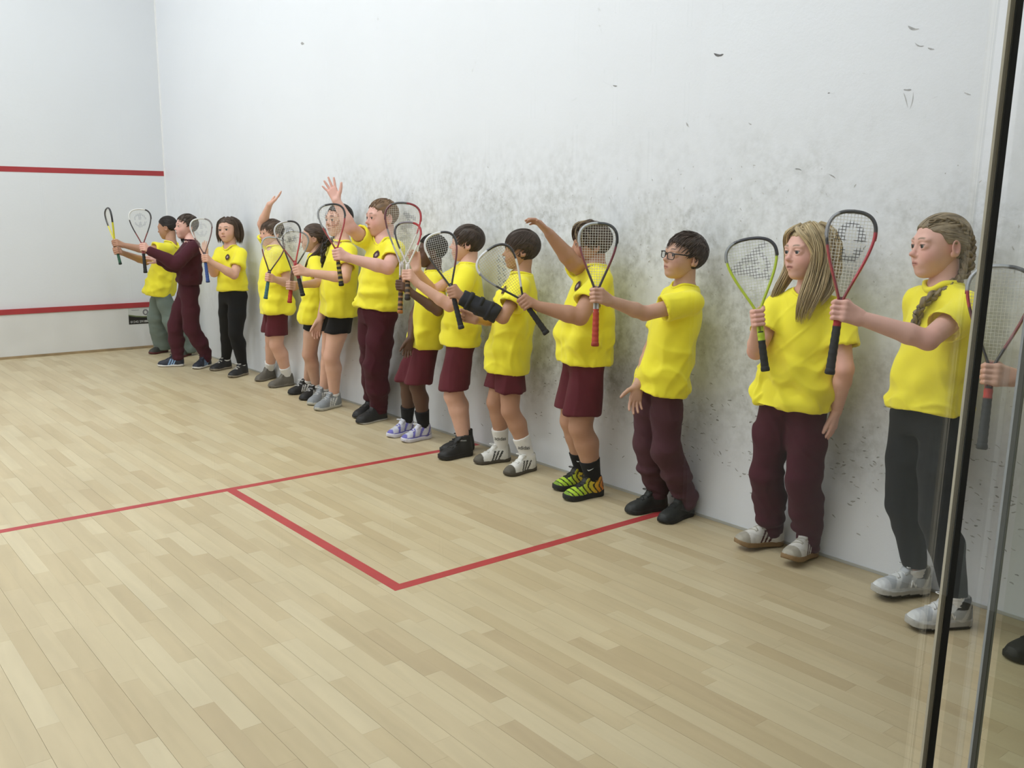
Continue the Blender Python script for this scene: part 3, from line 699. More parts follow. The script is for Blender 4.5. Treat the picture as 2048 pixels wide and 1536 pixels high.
def build_head(Hc, ax, hh, sk, lips, h, fat=0., mouth_open=0., brow='44342a', child=None):
    """skull, jaw, nose, lips, lids and ears; returns (verts, quads, colours) and eye centres"""
    f, l, u = ax; A3 = np.array([l, f, u]); P = lambda x, y, z: Hc+hh*(x*l+y*f+z*u)
    S = Shape(); e = lambda c, r, k, m='u': S.ell(P(*c), A3, np.asarray(r)*hh, k*hh, m)
    e((0, -.055, .13), (.355, .415, .37), 0)
    e((0, .10, -.10), (.285+.04*fat, .30, .37), .12)
    e((0, .19, -.30), (.168+.06*fat, .195, .165+.03*fat), .12)
    e((0, .29, -.405), (.10, .085, .07), .10)
    for sx in (-1, 1):
        e((sx*.150, .235, -.15), (.117+.03*fat, .13, .135+.02*fat), .10)
        e((sx*.12, .325, .105), (.115, .06, .045), .08)                                    # brow
        e((sx*.145, .425, .015), (.085, .075, .062), .05, 's')                             # socket
        e((sx*.142, .300, .015), (.098, .098, .090), .02)                                  # lids
        e((sx*.145, .400, .012), (.066, .05, .031), .012, 's')                             # opening between the lids
        S.cone(P(sx*.046, .405, -.135), P(sx*.026, .430, -.13), .028*hh, .030*hh, .025*hh)     # nostril wing
        q = nrm(l*sx*.93-f*.35); ear = np.array([nrm(np.cross(q, u)), q, u])
        S.ell(P(sx*.365, -.065, -.04), ear, np.array([.088, .034, .135])*hh, .025*hh)
        S.ell(P(sx*.385, -.055, -.02), ear, np.array([.050, .030, .085])*hh, .02*hh, 's')
        S.ell(P(sx*.345, -.02, -.13), ear, np.array([.035, .03, .045])*hh, .02*hh)
    S.cone(P(0, .365, .06), P(0, .432, -.075), .024*hh, .034*hh, .045*hh)                   # bridge
    S.ell(P(0, .452, -.105), A3, np.array([.044, .056, .042])*hh, .03*hh)                  # tip
    for sx in (-1, 1): S.ell(P(sx*.026, .452, -.150), A3, np.array([.014, .02, .012])*hh, .012*hh, 's')
    # mouth
    e((0, .335, -.25), (.13, .085, .09), .06)
    mo = .5+mouth_open
    for sx in (-1, 1):
        S.cone(P(sx*.028, .415, -.232), P(sx*.098, .352, -.247), .021*hh, .010*hh, .018*hh)
        S.cone(P(0, .410, -.279-.02*mouth_open), P(sx*.085, .352, -.258), .024*hh, .010*hh, .018*hh)
        S.cone(P(0, .445, -.2555), P(sx*.08, .375, -.2535), .0060*hh*(1+1.6*mouth_open), .003*hh, .006*hh, 's')
    lo, hi = S.bounds(2.5*h); v, q = S.mesh(h)
    d = (v-Hc)@A3.T/hh; x, y, z = d[:, 0], d[:, 1], d[:, 2]
    c0, c1 = hexc(sk[0]), hexc(sk[1])
    col = np.tile(c0, (len(v), 1))
    def blend(m, c): 
        nonlocal col; m = np.clip(m, 0, 1)[:, None]; col = col*(1-m)+np.asarray(c)*m
    g = lambda cx, cy, cz, r: np.exp(-(((np.abs(x)-cx)/r)**2+((y-cy)/r)**2+((z-cz)/r)**2))
    blend(.45*g(.19, .3, -.13, .12), c1); blend(.35*g(0, .48, -.11, .07), c1); blend(.4*g(.38, -.06, -.03, .12), c1)
    blend(.62*np.clip((1-np.hypot(x/.112, (z+.256)/.046))*3.5, 0, 1)*(y > .30), hexc(lips))
    blend(.85*np.clip(1.4-np.abs(z+.2545)/(.008*(1+1.2*mouth_open)), 0, 1)*np.clip((.085-np.abs(x))/.02, 0, 1)*(y > .30), hexc(lips)*.32)
    arch = .118+.022*np.cos((np.abs(x)-.14)/.10*1.5)
    blend(.8*np.clip(1.6-np.abs(z-arch)/.013, 0, 1)*np.clip((np.abs(x)-.05)/.02, 0, 1)*np.clip((.225-np.abs(x))/.04, 0, 1)*(y > .2), hexc(brow)*.75)
    blend(.7*((np.abs(z-.036) < .011) & (np.abs(np.abs(x)-.145) < .07) & (y > .32)), hexc('3a2a24'))   # lash line
    eyes = [P(sx*.143, .305, .012) for sx in (1, -1)]
    return v, q, col, eyes

def eye_mesh(name, c, gaze, r, parent, base, iris='4a5a66'):
    n, m = 14, 18; th = np.linspace(0, np.pi, n); ph = np.linspace(0, 2*np.pi, m, endpoint=False); g = nrm(gaze); a = nrm(np.cross(g, UP)); b_ = np.cross(a, g)
    v = c+r*(np.cos(th)[:, None, None]*g+np.sin(th)[:, None, None]*(np.cos(ph)[None, :, None]*a+np.sin(ph)[None, :, None]*b_))
    ang = np.repeat(th, m); col = np.where((ang < .26)[:, None], hexc('0c0a0a'), np.where((ang < .60)[:, None], hexc(iris), hexc('d8d0c8')))
    i = np.arange((n-1)*m).reshape(n-1, m); q = np.stack([i, np.roll(i, -1, 1), np.roll(i, -1, 1)+m, i+m], -1).reshape(-1, 4)
    return mesh_obj(name, v.reshape(-1, 3), q, M_eye, parent, base, col)

def hair_line(y, fringe):
    return np.interp(y, [-.55, -.38, -.16, -.10, .06, .14, .26, .40], [-.34, -.30, -.22, .02, .05, .16, .26+.0*fringe, .36-fringe])
def build_hair(Hc, ax, hh, colr, seed, style, h):
    """cap of hair over the skull plus combed locks; style: dict(fringe, thick, n, ln, flow, tie, part, spiky)"""
    f, l, u = ax; A3 = np.array([l, f, u]); rs = np.random.RandomState(seed)
    th = style.get('thick', .045); fr = style.get('fringe', 0.)
    C = V(0, -.055, .13); R0 = V(.355, .415, .37)+th
    S = Shape(); S.ell(Hc+hh*(C@A3), A3, R0*hh, 0)
    if style.get('nape'): S.ell(Hc+hh*(V(0, -.22, -.14)@A3), A3, np.array([.27, .26, .24])*hh, .06*hh)
    if fr > .1: S.ell(Hc+hh*(V(0, .17, .24)@A3), A3, np.array([.30, .23, .20])*hh, .08*hh)
    def cutfn(x, y, z):
        d = [(x-F32(Hc[0]))*F32(A3[i, 0])+(y-F32(Hc[1]))*F32(A3[i, 1])+(z-F32(Hc[2]))*F32(A3[i, 2]) for i in range(3)]
        yy = d[1]/hh; zl = hair_line(yy.ravel(), fr).reshape(yy.shape)-style.get('low', 0.)*(yy < -.1)
        jag = .012*np.sin(d[0]/hh*38+3)+.01*np.sin(d[0]/hh*67+1)
        return -((zl+jag)*hh-d[2])*F32(.75)
    S.ops.append((cutfn, None, None, .012*hh, 's'))
    v, q = S.mesh(h)
    d = (v-Hc)@A3.T/hh
    nn = normals(v, q); flowc = np.arctan2(d[:, 0], d[:, 2]+.3)
    v = v+nn*(waves(np.stack([flowc*6, d[:, 1]*1.2, d[:, 2]*1.2], 1), (1, 1, 1), seed)*.006*hh)[:, None]*style.get('rough', 1.)
    base = hexc(colr); col = base*(1+.16*waves(np.stack([flowc*9, d[:, 1]*2, d[:, 2]*2], 1), (1, 1, 1), seed+1))[:, None]
    mb = MB(); mb.add(v, q, c=np.clip(col, .004, 1))
    # locks
    n = int(style.get('n', 380)*style.get('dens', 1.)); m = 9
    p = rs.normal(size=(n*3, 3)); p /= np.linalg.norm(p, axis=1, keepdims=True); p = C+p*R0
    ok = (p[:, 2] > hair_line(p[:, 1], min(fr, .06))+.03-style.get('low', 0.)*(p[:, 1] < -.1)); p = p[ok][:n]; n = len(p)
    ln = style.get('ln', .22)*rs.uniform(.6, 1.2, n); paths = [p]; cur = p.copy(); crown = np.array(style.get('crown', (0.03, -.26, .43)))
    tie = style.get('tie'); part = style.get('part')
    wob = rs.normal(size=(n, 3))*style.get('wob', .12)
    lift = rs.uniform(0, 1, n)*style.get('lift', .03)
    for j in range(m-1):
        if tie is not None: g = np.asarray(tie)-cur; g /= np.linalg.norm(g, axis=1, keepdims=True)+1e-6
        elif part is not None:
            sx = np.sign(p[:, 0]-part); g = np.stack([sx*.9*np.clip(.5-np.abs(cur[:, 0]), .02, 1), -.25+0*sx, -np.clip(.25-.8*cur[:, 2]+1.0*np.abs(cur[:, 0]), .1, 2)], 1)
        else:
            g = cur-crown; g /= np.linalg.norm(g, axis=1, keepdims=True)+1e-6; g = g+np.array(style.get('comb', (.0, .35, -.25)))
        nv = (cur-C)/R0**2; nv /= np.linalg.norm(nv, axis=1, keepdims=True)
        g = g+wob; g = g-nv*(g*nv).sum(1, keepdims=True); g /= np.linalg.norm(g, axis=1, keepdims=True)+1e-6
        step = (ln/(m-1))[:, None]
        if tie is not None: step = np.minimum(step, .9*np.linalg.norm(np.asarray(tie)-cur, axis=1, keepdims=True)/(m-1-j+.5))
        cur = cur+g*step
        rr = np.sqrt((((cur-C)/R0)**2).sum(1)); cur = C+(cur-C)/np.minimum(rr, 1.0)[:, None] if style.get('free') else C+(cur-C)/rr[:, None]
        cur = cur+nv*(lift*(j+1)/(m-1)*style.get('spike', .3))[:, None]
        paths.append(cur.copy())
    P = np.stack(paths, 1); rad = style.get('lr', .020)*rs.uniform(.6, 1.2, n)[:, None]*np.array([.75, 1, 1, .95, .9, .8, .65, .45, .12])[None]
    W = Hc+hh*(P@A3); cc = base*np.clip(1+rs.normal(size=(n, 1))*style.get('var', .22), .4, 1.9)
    if 'streak' in style:
        k = rs.rand(n) < style['streak'][1]; cc[k] = hexc(style['streak'][0])*rs.uniform(.8, 1.1, (k.sum(), 1))
    nvv = (P-C)/R0**2@A3
    mb.tubes(W, rad*hh, k=3, flat=.5, up=nvv, c=cc)
    return mb, base
def strand_bundle(mb, guide, rad, n, colr, seed, r0=.0028, var=.2, streak=None, flat=1.0, lat=None):
    """loose hair falling along a guide polyline (k,3) with bundle radii (k)"""
    rs = np.random.RandomState(seed); m = 11; G = cat(np.asarray(guide, float), m); R = np.interp(np.linspace(0, 1, m), np.linspace(0, 1, len(rad)), rad)
    T = np.gradient(G, axis=0); T /= np.linalg.norm(T, axis=1, keepdims=True); ref = V(.3, .8, .1) if lat is None else np.asarray(lat)
    A = np.cross(T, ref); A /= np.linalg.norm(A, axis=1, keepdims=True); B = np.cross(A, T)
    a = rs.uniform(0, 6.28, n); q = np.sqrt(rs.uniform(0, 1, n)); end = rs.uniform(.82, 1.0, n)
    t = np.linspace(0, 1, m); ph = rs.uniform(0, 6.28, n)
    off = (A[None]*(np.cos(a)*q)[:, None, None]*flat+B[None]*(np.sin(a)*q)[:, None, None])*R[None, :, None]
    off = off+(A[None]*np.sin(t[None]*9+ph[:, None])[:, :, None])*.12*R[None, :, None]
    # shorten some strands
    W = np.stack([np.stack([np.interp(t*end[i], t, (G+off[i])[:, j]) for j in range(3)], 1) for i in range(n)])
    rr = r0*rs.uniform(.7, 1.3, n)[:, None]*np.interp(t, [0, .1, .8, 1], [.8, 1, .9, .15])[None]
    cc = hexc(colr)*np.clip(1+rs.normal(size=(n, 1))*var, .45, 1.8)
    if streak: k = rs.rand(n) < streak[1]; cc[k] = hexc(streak[0])*rs.uniform(.85, 1.1, (k.sum(), 1))
    mb.tubes(W, rr, k=3, flat=.7, c=cc)
def plait(mb, guide, rad, colr, seed, tail=.05):
    """three strands woven along a guide"""
    k = 90; G = cat(np.asarray(guide, float), k); R = np.interp(np.linspace(0, 1, k), np.linspace(0, 1, len(rad)), rad)
    T = np.gradient(G, axis=0); T /= np.linalg.norm(T, axis=1, keepdims=True); A = np.cross(T, V(.4, .75, .2)); A /= np.linalg.norm(A, axis=1, keepdims=True); B = np.cross(A, T)
    s = np.concatenate([[0], np.cumsum(np.linalg.norm(np.diff(G, axis=0), axis=1))]); w_ = s/np.mean(R)/4.2*6.28*.8
    rs = np.random.RandomState(seed)
    for i in range(3):
        p = w_+i*2.094; C = G+A*(R*.62*np.sin(p))[:, None]+B*(R*.42*np.sin(2*p))[:, None]
        for j in range(5):
            o = rs.normal(size=3)*.18*R.mean()
            mb.tubes((C+o)[None], (R*.36*rs.uniform(.8, 1.1))[None], k=5, c=hexc(colr)*rs.uniform(.75, 1.25))
    e = G[-1]; strand_bundle(mb, [e, e+T[-1]*tail*.5, e+T[-1]*tail], [rad[-1]*.5, rad[-1]*.9, rad[-1]*.5], 30, colr, seed+3, r0=.0016)

# ---- shoes
def shoe(parent, base, toe, heel, style, h, Lr, lift=0.0, z0=0.0):
    """toe / heel: points on the floor. style: dict(upper, sole, toecap, stripes, lace, tall, chunky, paint)"""
    toe = np.asarray(toe); heel = np.asarray(heel); X = nrm((toe-heel)*[1, 1, 0]); Yv = np.cross(UP, X); c = (toe+heel)/2; L = Lr
    O = c-X*L/2; O[2] = z0; Z = UP
    if lift: a = math.radians(lift); X, Z = X*math.cos(a)+UP*math.sin(a), UP*math.cos(a)-X*math.sin(a)
    R3 = np.array([X, Yv, Z]); Wd = .0455*L/.24; ch = style.get('chunky', 0.)
    ps = np.array([0, .02, .06, .14, .30, .45, .60, .74, .86, .94, .98, 1.0]); pw = np.array([.15, .48, .66, .78, .76, .76, .90, 1.0, .93, .70, .45, .12])
    ts_ = lambda s: (.022+.010*ch)*np.interp(s, [0, .3, .6, 1], [1.25, 1.1, .95, 1.1])*L/.24
    def loc(x, y, z):
        d = [x-F32(O[0]), y-F32(O[1]), z-F32(O[2])]; return [d[0]*F32(R3[i, 0])+d[1]*F32(R3[i, 1])+d[2]*F32(R3[i, 2]) for i in range(3)]
    def wid(s): return np.interp(s.ravel(), ps, pw).reshape(s.shape).astype(F32)
    def sole_f(x, y, z):
        q = loc(x, y, z); s = np.clip(q[0]/L, 0, 1); wv = wid(s)*Wd*(1.04+.06*ch); rise = .012*np.clip((s-.8)/.2, 0, 1)**2+.006*np.clip((.1-s)/.1, 0, 1)
        t = ts_(s.ravel()).reshape(s.shape)
        d = np.maximum(np.abs(q[1])-wv, np.maximum(rise-q[2], q[2]-t-rise*.5)); ex = np.maximum(q[0]-L, -q[0]); return np.maximum(d, ex).astype(F32)
    hp = np.array([0, .03, .12, .24, .34, .44, .56, .70, .84, .94, 1.0]); hz = np.array([.058, .082, .090, .092, .102, .098, .082, .066, .057, .047, .024])*L/.24
    def up_f(x, y, z):
        q = loc(x, y, z); s = np.clip(q[0]/L, 0, 1); wv = wid(s)*Wd*.97; hv = np.interp(s.ravel(), hp, hz).reshape(s.shape).astype(F32)
        zz = np.maximum(q[2]-.012, 0); rr = ((np.abs(q[1])/wv)**2.3+(zz/np.maximum(hv-.012, .004))**2.3)**(1/2.3)
        return np.maximum(np.maximum((rr-1)*np.minimum(wv, hv)*.8, .010-q[2]), np.maximum(q[0]-L*.985, L*.012-q[0])).astype(F32)
    corners = np.array([O+X*a*L+Yv*b_*Wd*1.15+Z*g for a in (0, 1) for b_ in (-1, 1) for g in (0, .15)]); lo, hi = corners.min(0)-.005, corners.max(0)+.005
    wp = lambda a, b_, c_: O+X*a*L+Yv*b_*Wd+Z*c_*L/.24
    S2 = Shape().add(sole_f, lo, hi, 0); sv, sq = S2.mesh(h*1.25)
    S1 = Shape().add(up_f, lo, hi, 0)
    col_top = .092+.03*style.get('tall', 0.)
    S1.cone(wp(.23, 0, .050), wp(.225, 0, col_top), .041*L/.24, .041*L/.24, .014)
    S1.ell(wp(.42, 0, .102+.012*style.get('tall', 0)), np.array([nrm(X-Z*.9), Yv, nrm(Z+X*.9)]), np.array([.035, .024, .009])*L/.24, .008)
    S1.cone(wp(.225, 0, .082), wp(.215, 0, col_top+.05), .032*L/.24, .036*L/.24, .004, 's')
    uv, uq = S1.mesh(h)
    q = (uv-O)@R3.T; s, yy, zz = q[:, 0]/L, q[:, 1]/Wd, q[:, 2]/(L/.24)
    col = np.tile(hexc(style['upper']), (len(uv), 1))
    if 'toecap' in style: col[(s > .80)] = hexc(style['toecap'])
    if 'heelc' in style: col[(s < .13)] = hexc(style['heelc'])
    if 'stripes' in style:
        for k in range(3):
            cs = .36+.088*k; m = (np.abs(s-cs+(zz-.035)*1.9) < .023) & (np.abs(yy) > .34) & (zz < .074) & (zz > .014); col[m] = hexc(style['stripes'])
    if 'lining' in style: col[(s < .36) & (zz > .070)] = hexc(style['lining'])
    if style.get('paint') == 'volt':      # green toe running to orange heel with dark wavy ribs
        t = np.clip((.62-s)/.5, 0, 1)[:, None]; col = hexc('b8dc38')*(1-t)+hexc('e8861c')*t
        col[np.sin((s*9+.5*np.sin(zz*70))*6.28*.9) > .62] = hexc('16180f'); col[(np.abs(yy) < .42) & (s < .72) & (zz > .05)] = hexc('1b1c18'); col[s > .92] = hexc('7da028')
    if style.get('paint') == 'mesh':      # panelled runner: overlays following the foot
        m = (np.sin(s*26+zz*60) > .55) | (zz < .034); col[m] = hexc(style['panel'])
    if style.get('paint') == 'swoosh':
        m = (np.abs(zz-.045-.05*(s-.35)**2*6+.02*(s-.5)) < .007) & (s > .2) & (s < .68) & (np.abs(yy) > .4); col[m] = hexc(style['panel'])
    root = mesh_obj('shoe', uv, uq, M_shoe, parent, base, col)
    qs = (sv-O)@R3.T; scol = np.tile(hexc(style['sole']), (len(sv), 1))
    if 'outsole' in style: scol[qs[:, 2] < .010] = hexc(style['outsole'])
    mesh_obj('sole', sv, sq, M_sole, root, base, scol)
    if style.get('lace'):
        mb = MB()
        for k in range(5):
            a = .42+.062*k; pts = []
            for t in np.linspace(-1, 1, 9):
                aa = a+.02*t*(1 if k % 2 else -1); y_ = t*.46; hgt = float(np.interp(aa, hp, hz)); w1 = float(np.interp(aa, ps, pw))
                zc = .012+(hgt-.012)*max(1-(abs(y_)/(w1*.97))**2.3, .02)**(1/2.3); pts.append(O+X*aa*L+Yv*y_*Wd+Z*(zc+.0015))
            mb.tubes(np.array(pts)[None], np.full((1, 9), .0032), k=5, flat=.6, up=Z, c=hexc(style['lace']))
        for sg_ in (-1, 1):          # bow
            b0 = wp(.45, 0, .106); tt = np.linspace(0, 1, 9); lp = b0+np.outer(np.sin(tt*3.14)*.030, X*.4+Yv*sg_)+np.outer(tt*(1-tt)*.05, Z*.3)+np.outer(np.sin(tt*6.28)*.009, X)
            mb.tubes(lp[None], np.full((1, 9), .0022), k=5, c=hexc(style['lace']))
        mb.obj('laces', M_lace, root, base)
    return root, O, R3, L, Wd

PEOPLE = []
def person(sp):
    """builds one child from its pose spec; returns dict of joints"""
    top = on_plane(*sp['top'], 0, sp.get('hx', -.16)); H = sp.get('H', top[2])
    phi = sp['phi']; cf, cl = face_dir(phi), left_dir(phi); pf, pl_ = face_dir(sp.get('pphi', phi)), left_dir(sp.get('pphi', phi))
    fat = sp.get('fat', 0.)
    px = sp.get('px', -.16)
    Pc = solve_height(sp['pel'], px, sp.get('pz', .505)*H)
    Nb = on_plane(*sp['neck'], 0, sp.get('nx', -.15))
    hh = sp.get('hh', .153)*H; Hc = on_plane(*sp['head'], 0, sp.get('hx', -.16)); hax = head_axes(*sp['hdir'])
    dist = depth(Pc); q = min(max(dist/4.2, .88), 1.75); base = np.array([Pc[0], Pc[1], 0.])
    root = empty('person', base); tag(root, sp['label'], 'person', 'children lined up along the side wall')
    sk = SKIN[sp['skin']]; s_h = H/1.40*.93
    out = dict(H=H, root=root, Pc=Pc, Nb=Nb)
    ax = nrm(Nb-Pc); T0 = Pc-ax*.045*H
    # legs
    feet = []
    for (tu, hu_) in (sp['rfoot'], sp['lfoot']):
        t = on_plane(*tu, 2, .006); hl = on_plane(*hu_, 2, .006); feet.append((t, hl))
    SL = sp.get('SL', .172)*H; legs = []
    for i, (t, hl) in enumerate(feet):
        X = nrm((t-hl)*[1, 1, 0]); c = (t+hl)/2; heel = c-X*SL/2
        A = heel+X*SL*.235+UP*(.054*H); hip = Pc+pl_*(.046*H*(1+.12*fat))*(1 if i else -1)-UP*.005*H
        Lt, Ls = .245*H, .226*H; dv = A-hip; dd = np.linalg.norm(dv); dn = dv/dd
        if dd < Lt+Ls:
            x = (Lt*Lt-Ls*Ls+dd*dd)/(2*dd); y = math.sqrt(max(Lt*Lt-x*x, 0)); pole = nrm(X*.6+pf*.6); pole = nrm(pole-dn*(pole@dn)); K = hip+dn*x+pole*min(y, .06)
        else: K = hip+dn*dd*Lt/(Lt+Ls)
        legs.append((hip, K, A, heel, X))
    # arms
    arms = {}
    for sd, sg_ in (('R', -1), ('L', 1)):
        Sh = Nb+cl*sg_*.088*H*(1+.15*fat)-ax*.049*H+cf*.002
        a = sp[sd]
        if a[0] == 'hidden':
            E = Sh-UP*.165*H+cl*sg_*.02+cf*a[1]*.3; Wd = E-UP*.13*H+cf*a[1]*.3-cl*sg_*.05; arms[sd] = dict(kind='open', S=Sh, E=E, W=Wd, d=nrm(Wd-E), pn=-cl*sg_, curl=22, spread=4, tout=28, th=sg_); continue
        if a[0] != 'grip' and a[0] != 'hang' and (a[3][1] < proj(Sh)[1]): Sh = Sh+ax*.02*H
        E = ray_sphere(Sh, .168*H, a[1], a[2])
        if a[0] == 'grip':
            G = ray_sphere(E, .150*H+.066*s_h, a[3], a[4]); arms[sd] = dict(kind='grip', S=Sh, E=E, G=G, tw=a[5] if len(a) > 5 else None)
        else:
            W = ray_sphere(E, .150*H, a[3], a[4]); tip = at_depth(*a[5], depth(W)+a[6]*.08)
            o = a[7] if len(a) > 7 else {}
            pn = o.get('pn'); pn = -cl*sg_ if pn is None else (CR*pn[0]+CU*pn[1]-CF*pn[2])
            arms[sd] = dict(kind='open', S=Sh, E=E, W=W, d=nrm(tip-W), pn=pn, curl=o.get('curl', 14), spread=o.get('spread', 8), tout=o.get('tout', 40), th=o.get('th', sg_), only=o.get('only'))
    # racquet
    if sp.get('racket'):
        rk = sp['racket']; hand = arms[rk['hand']]; D = depth(hand['G'])
        tip = at_depth(*rk['tip'], D+rk.get('dt', 0.)); butt = at_depth(*rk['butt'], D+rk.get('db', 0.)); Y = nrm(tip-butt); Lr = np.linalg.norm(tip-butt)
        print('   racket %s L=%.3f H=%.2f' % (sp['key'], Lr, H))
        for hd in arms.values():
            if hd['kind'] != 'grip': continue
            t = np.clip((hd['G']-butt)@Y, .04, Lr*.5); hd['G'] = butt+Y*t; hd['a'] = Y; hd['rs'] = .0145 if t < rk['spec'].get('gy', .3)*Lr else .0085
        make_racket('squash_racket', rk['label'], butt, tip, math.radians(rk.get('spin', 0)), rk['spec'])
    # ---------------- body mesh
    B = Shape(); fA = 1+.28*fat*np.interp(BT, [0, .2, .6, .9], [.8, 1, .8, .2]); fF = 1+np.interp(BT, [0, .25, .45, .7, .9], [.3, 1, .8, .4, .1])*.62*fat
    B.loft(T0, Nb, pl_, cl, BT, BA*H*fA*.96, BF*H*fF*.94, BB*H*(1+.12*fat)*.96, k=.02)
    hb = Hc-hax[2]*.26*hh-hax[0]*.09*hh
    B.cone(Nb-ax*.03*H, hb, .036*H*(1+.2*fat), .032*H*(1+.3*fat), .03)
    for sd, sg_ in (('R', -1), ('L', 1)):
        a = arms[sd]; S_, E = a['S'], a['E']; g = 1+.35*fat
        if a['kind'] == 'grip':
            G = a['G']; wv = nrm(E-G); a['W'] = W = G+wv*.070*s_h; 
        W = a['W']; a['w_r'] = .0170*H*(1+.12*fat)
        B.cone(Nb-ax*.045*H+cl*sg_*.045*H, S_, .028*H, .026*H*(1+.15*fat), .03)
        B.cone(S_, E, .0290*H*g, .0238*H*g, .02); md = E*.72+W*.28
        B.cone(E, md, .0236*H*g, .0240*H*g, .012); B.cone(md, W, .0240*H*g, a['w_r'], .012)
    for i, (hip, K, A, heel, X) in enumerate(legs):
        g = (1+.22*fat)*(1 if sp['legs'][0] == 'shorts' else .82); mid = hip*.5+K*.5; calf = K*.70+A*.30
        B.cone(hip, mid, .049*H*g, .048*H*g, .03); B.cone(mid, K, .048*H*g, .0370*H*g, .015)
        cf2 = calf-X*.010*H; B.cone(K, cf2, .0365*H*g, .0385*H*g, .015); B.cone(cf2, A, .0385*H*g, .0235*H*(1+.1*fat), .015)
        B.cone(A, A+X*.055*H-UP*.026*H, .0235*H, .014*H, .01)
    bm = [B.mesh(.0080*q)]
    bc = [np.tile(hexc(sk[0]), (len(bm[0][0]), 1))]
    # redden knees / elbows a little
    P_ = bm[0][0]; r_ = np.zeros(len(P_))
    for p_ in [l_[1] for l_ in legs]+[arms['L']['E'], arms['R']['E']]: r_ = np.maximum(r_, np.exp(-((P_-p_)**2).sum(1)/.055**2))
    bc[0] = bc[0]*(1-.35*r_[:, None])+hexc(sk[1])*.35*r_[:, None]
    for sd, sg_ in (('R', -1), ('L', 1)):
        a = arms[sd]; S_ = Shape(); W = a['W']; back = nrm(a['E']-W)
        S_.cone(W, W+back*.02, a['w_r']*.99, a['w_r']*.99, .004)
        if a['kind'] == 'grip': grip_hand(S_, W, a['G'], a['a'], s_h, nrm(CAM-a['G']) if a['tw'] is None else CR*a['tw'][0]+CU*a['tw'][1]-CF*a['tw'][2], a['rs'])
        else: open_hand(S_, W, a['d'], a['pn'], s_h, a['spread'], a['curl'], a['th'], a['tout'], a.get('only'))
        hv, hq = S_.mesh(min(.0033*q, .0042)); bm.append((hv, hq))
        k = np.exp(-((hv-W-nrm(a['E']-W)*-.1)**2).sum(1)/.06**2)[:, None]*.25; bc.append(hexc(sk[0])*(1-k)+hexc(sk[1])*k)
    hv, hq, hc, eyes = build_head(Hc, hax, hh, sk, sp.get('lips', 'b0685e' if sp['skin'] != 'dark' else '6a423c'), .0033*q if q > 1.05 else .0024, fat, sp.get('mouth', 0.), HAIR.get(sp.get('brow', sp['hair']['col']), '44342a'))
    bm.append((hv, hq)); bc.append(hc)
    vv, qq = join(*bm); mesh_obj('body', vv, qq, M_skin, root, base, np.concatenate(bc))
    gz = nrm(hax[0]+hax[1]*sp.get('gaze', 0.))
    for e in eyes: eye_mesh('eye', e, gz, .082*hh, root, base, sp.get('iris', '4d4038'))
    # ---------------- shirt
    hem = at_depth(*sp['hem'], depth(Pc))[2]; ease = sp.get('ease', .012)
    Ln = np.linalg.norm(Nb-T0); th_ = (hem-T0[2])/(ax[2]*Ln)
    tt = np.array([min(th_, -.05)-.05, .10, .28, .48, .68, .82, .92, 1.0])
    a2 = np.array([.088, .088, .087, .084, .081, .079, .060, .039])*H*fA+ease*np.array([1.5, 1.3, 1.2, 1.1, .9, .6, .4, .3])
    f2 = np.array([.066, .066, .064, .062, .061, .052, .041, .034])*H*fF+ease*np.array([1.4, 1.3, 1.2, 1.1, .9, .6, .4, .3])
    f2[0] = max(f2[0], f2[1]*.98); a2[:2] += .004; f2[:2] += .006
    b2 = np.array([.073, .072, .064, .059, .062, .057, .046, .037])*H*(1+.32*fat)+ease*np.array([1.2, 1.1, 1, .9, .7, .5, .4, .3])
    long_s = sp.get('sleeves') == 'long'
    wt_ = max(.008, 1.75*.0066*q); hs = .0066*q
    def shirt_shape():
        S = Shape(); S.loft(T0, Nb, pl_, cl, tt, a2, f2, b2, k=.02, t0=th_)
        for sd, sg_ in (('R', -1), ('L', 1)):
            a = arms[sd]; Sh, E, W = a['S'], a['E'], a['W']; g = 1+.3*fat; d = nrm(E-Sh)
            S.cone(Nb-ax*.040*H+cl*sg_*.045*H, Sh, .036*H, .031*H*(1+.12*fat)+.004, .03)
            if long_s:
                S.cone(Sh, E, .038*H+.008, .036*H+.006, .025); S.cone(E, W, .036*H+.006, .026*H+.006, .02)
            else:
                ln = sp.get('slv', .62)*np.linalg.norm(E-Sh); e_ = Sh+d*ln; r0, r1 = .031*H*(1+.18*fat)+.005, .036*H*g+ease*.75; dd = nrm(d-UP*.10)
                def fn(x, y, z, Sh=Sh, d=d, ln=ln, r0=r0, r1=r1, e_=e_, dd=dd):
                    p = [x-F32(Sh[0]), y-F32(Sh[1]), z-F32(Sh[2])]; t = np.clip((p[0]*F32(d[0])+p[1]*F32(d[1])+p[2]*F32(d[2])), 0, ln+.06)
                    r = np.sqrt((p[0]-t*F32(d[0]))**2+(p[1]-t*F32(d[1]))**2+(p[2]-t*F32(d[2]))**2); R_ = F32(r0)+F32((r1-r0)/ln)*t
                    e = (x-F32(e_[0]))*F32(dd[0])+(y-F32(e_[1]))*F32(dd[1])+(z-F32(e_[2]))*F32(dd[2])
                    o_ = np.maximum(r-R_, e); return np.maximum(o_, -np.maximum(r-(R_-F32(wt_)), -(e+F32(.035))))
                rr = max(r0, r1)+.01; S.add(fn, np.minimum(Sh, e_)-rr, np.maximum(Sh, e_)+rr, .026)
        S.cut(T0+ax*(th_*Ln), -nrm(ax+UP)); return S
    S = shirt_shape(); Snk = shirt_shape()
    nk = nrm(hb-Nb); nk = nrm(nk*.8+cf*.28+UP*.1); ncen = Nb+cf*.006*H
    S.cone(ncen-nk*.020*H, ncen+nk*.09*H, .0375*H*(1+.22*fat), .046*H*(1+.22*fat), .004, 's')
    hs = .0066*q; v, f_ = S.mesh(hs); nn = normals(v, f_)
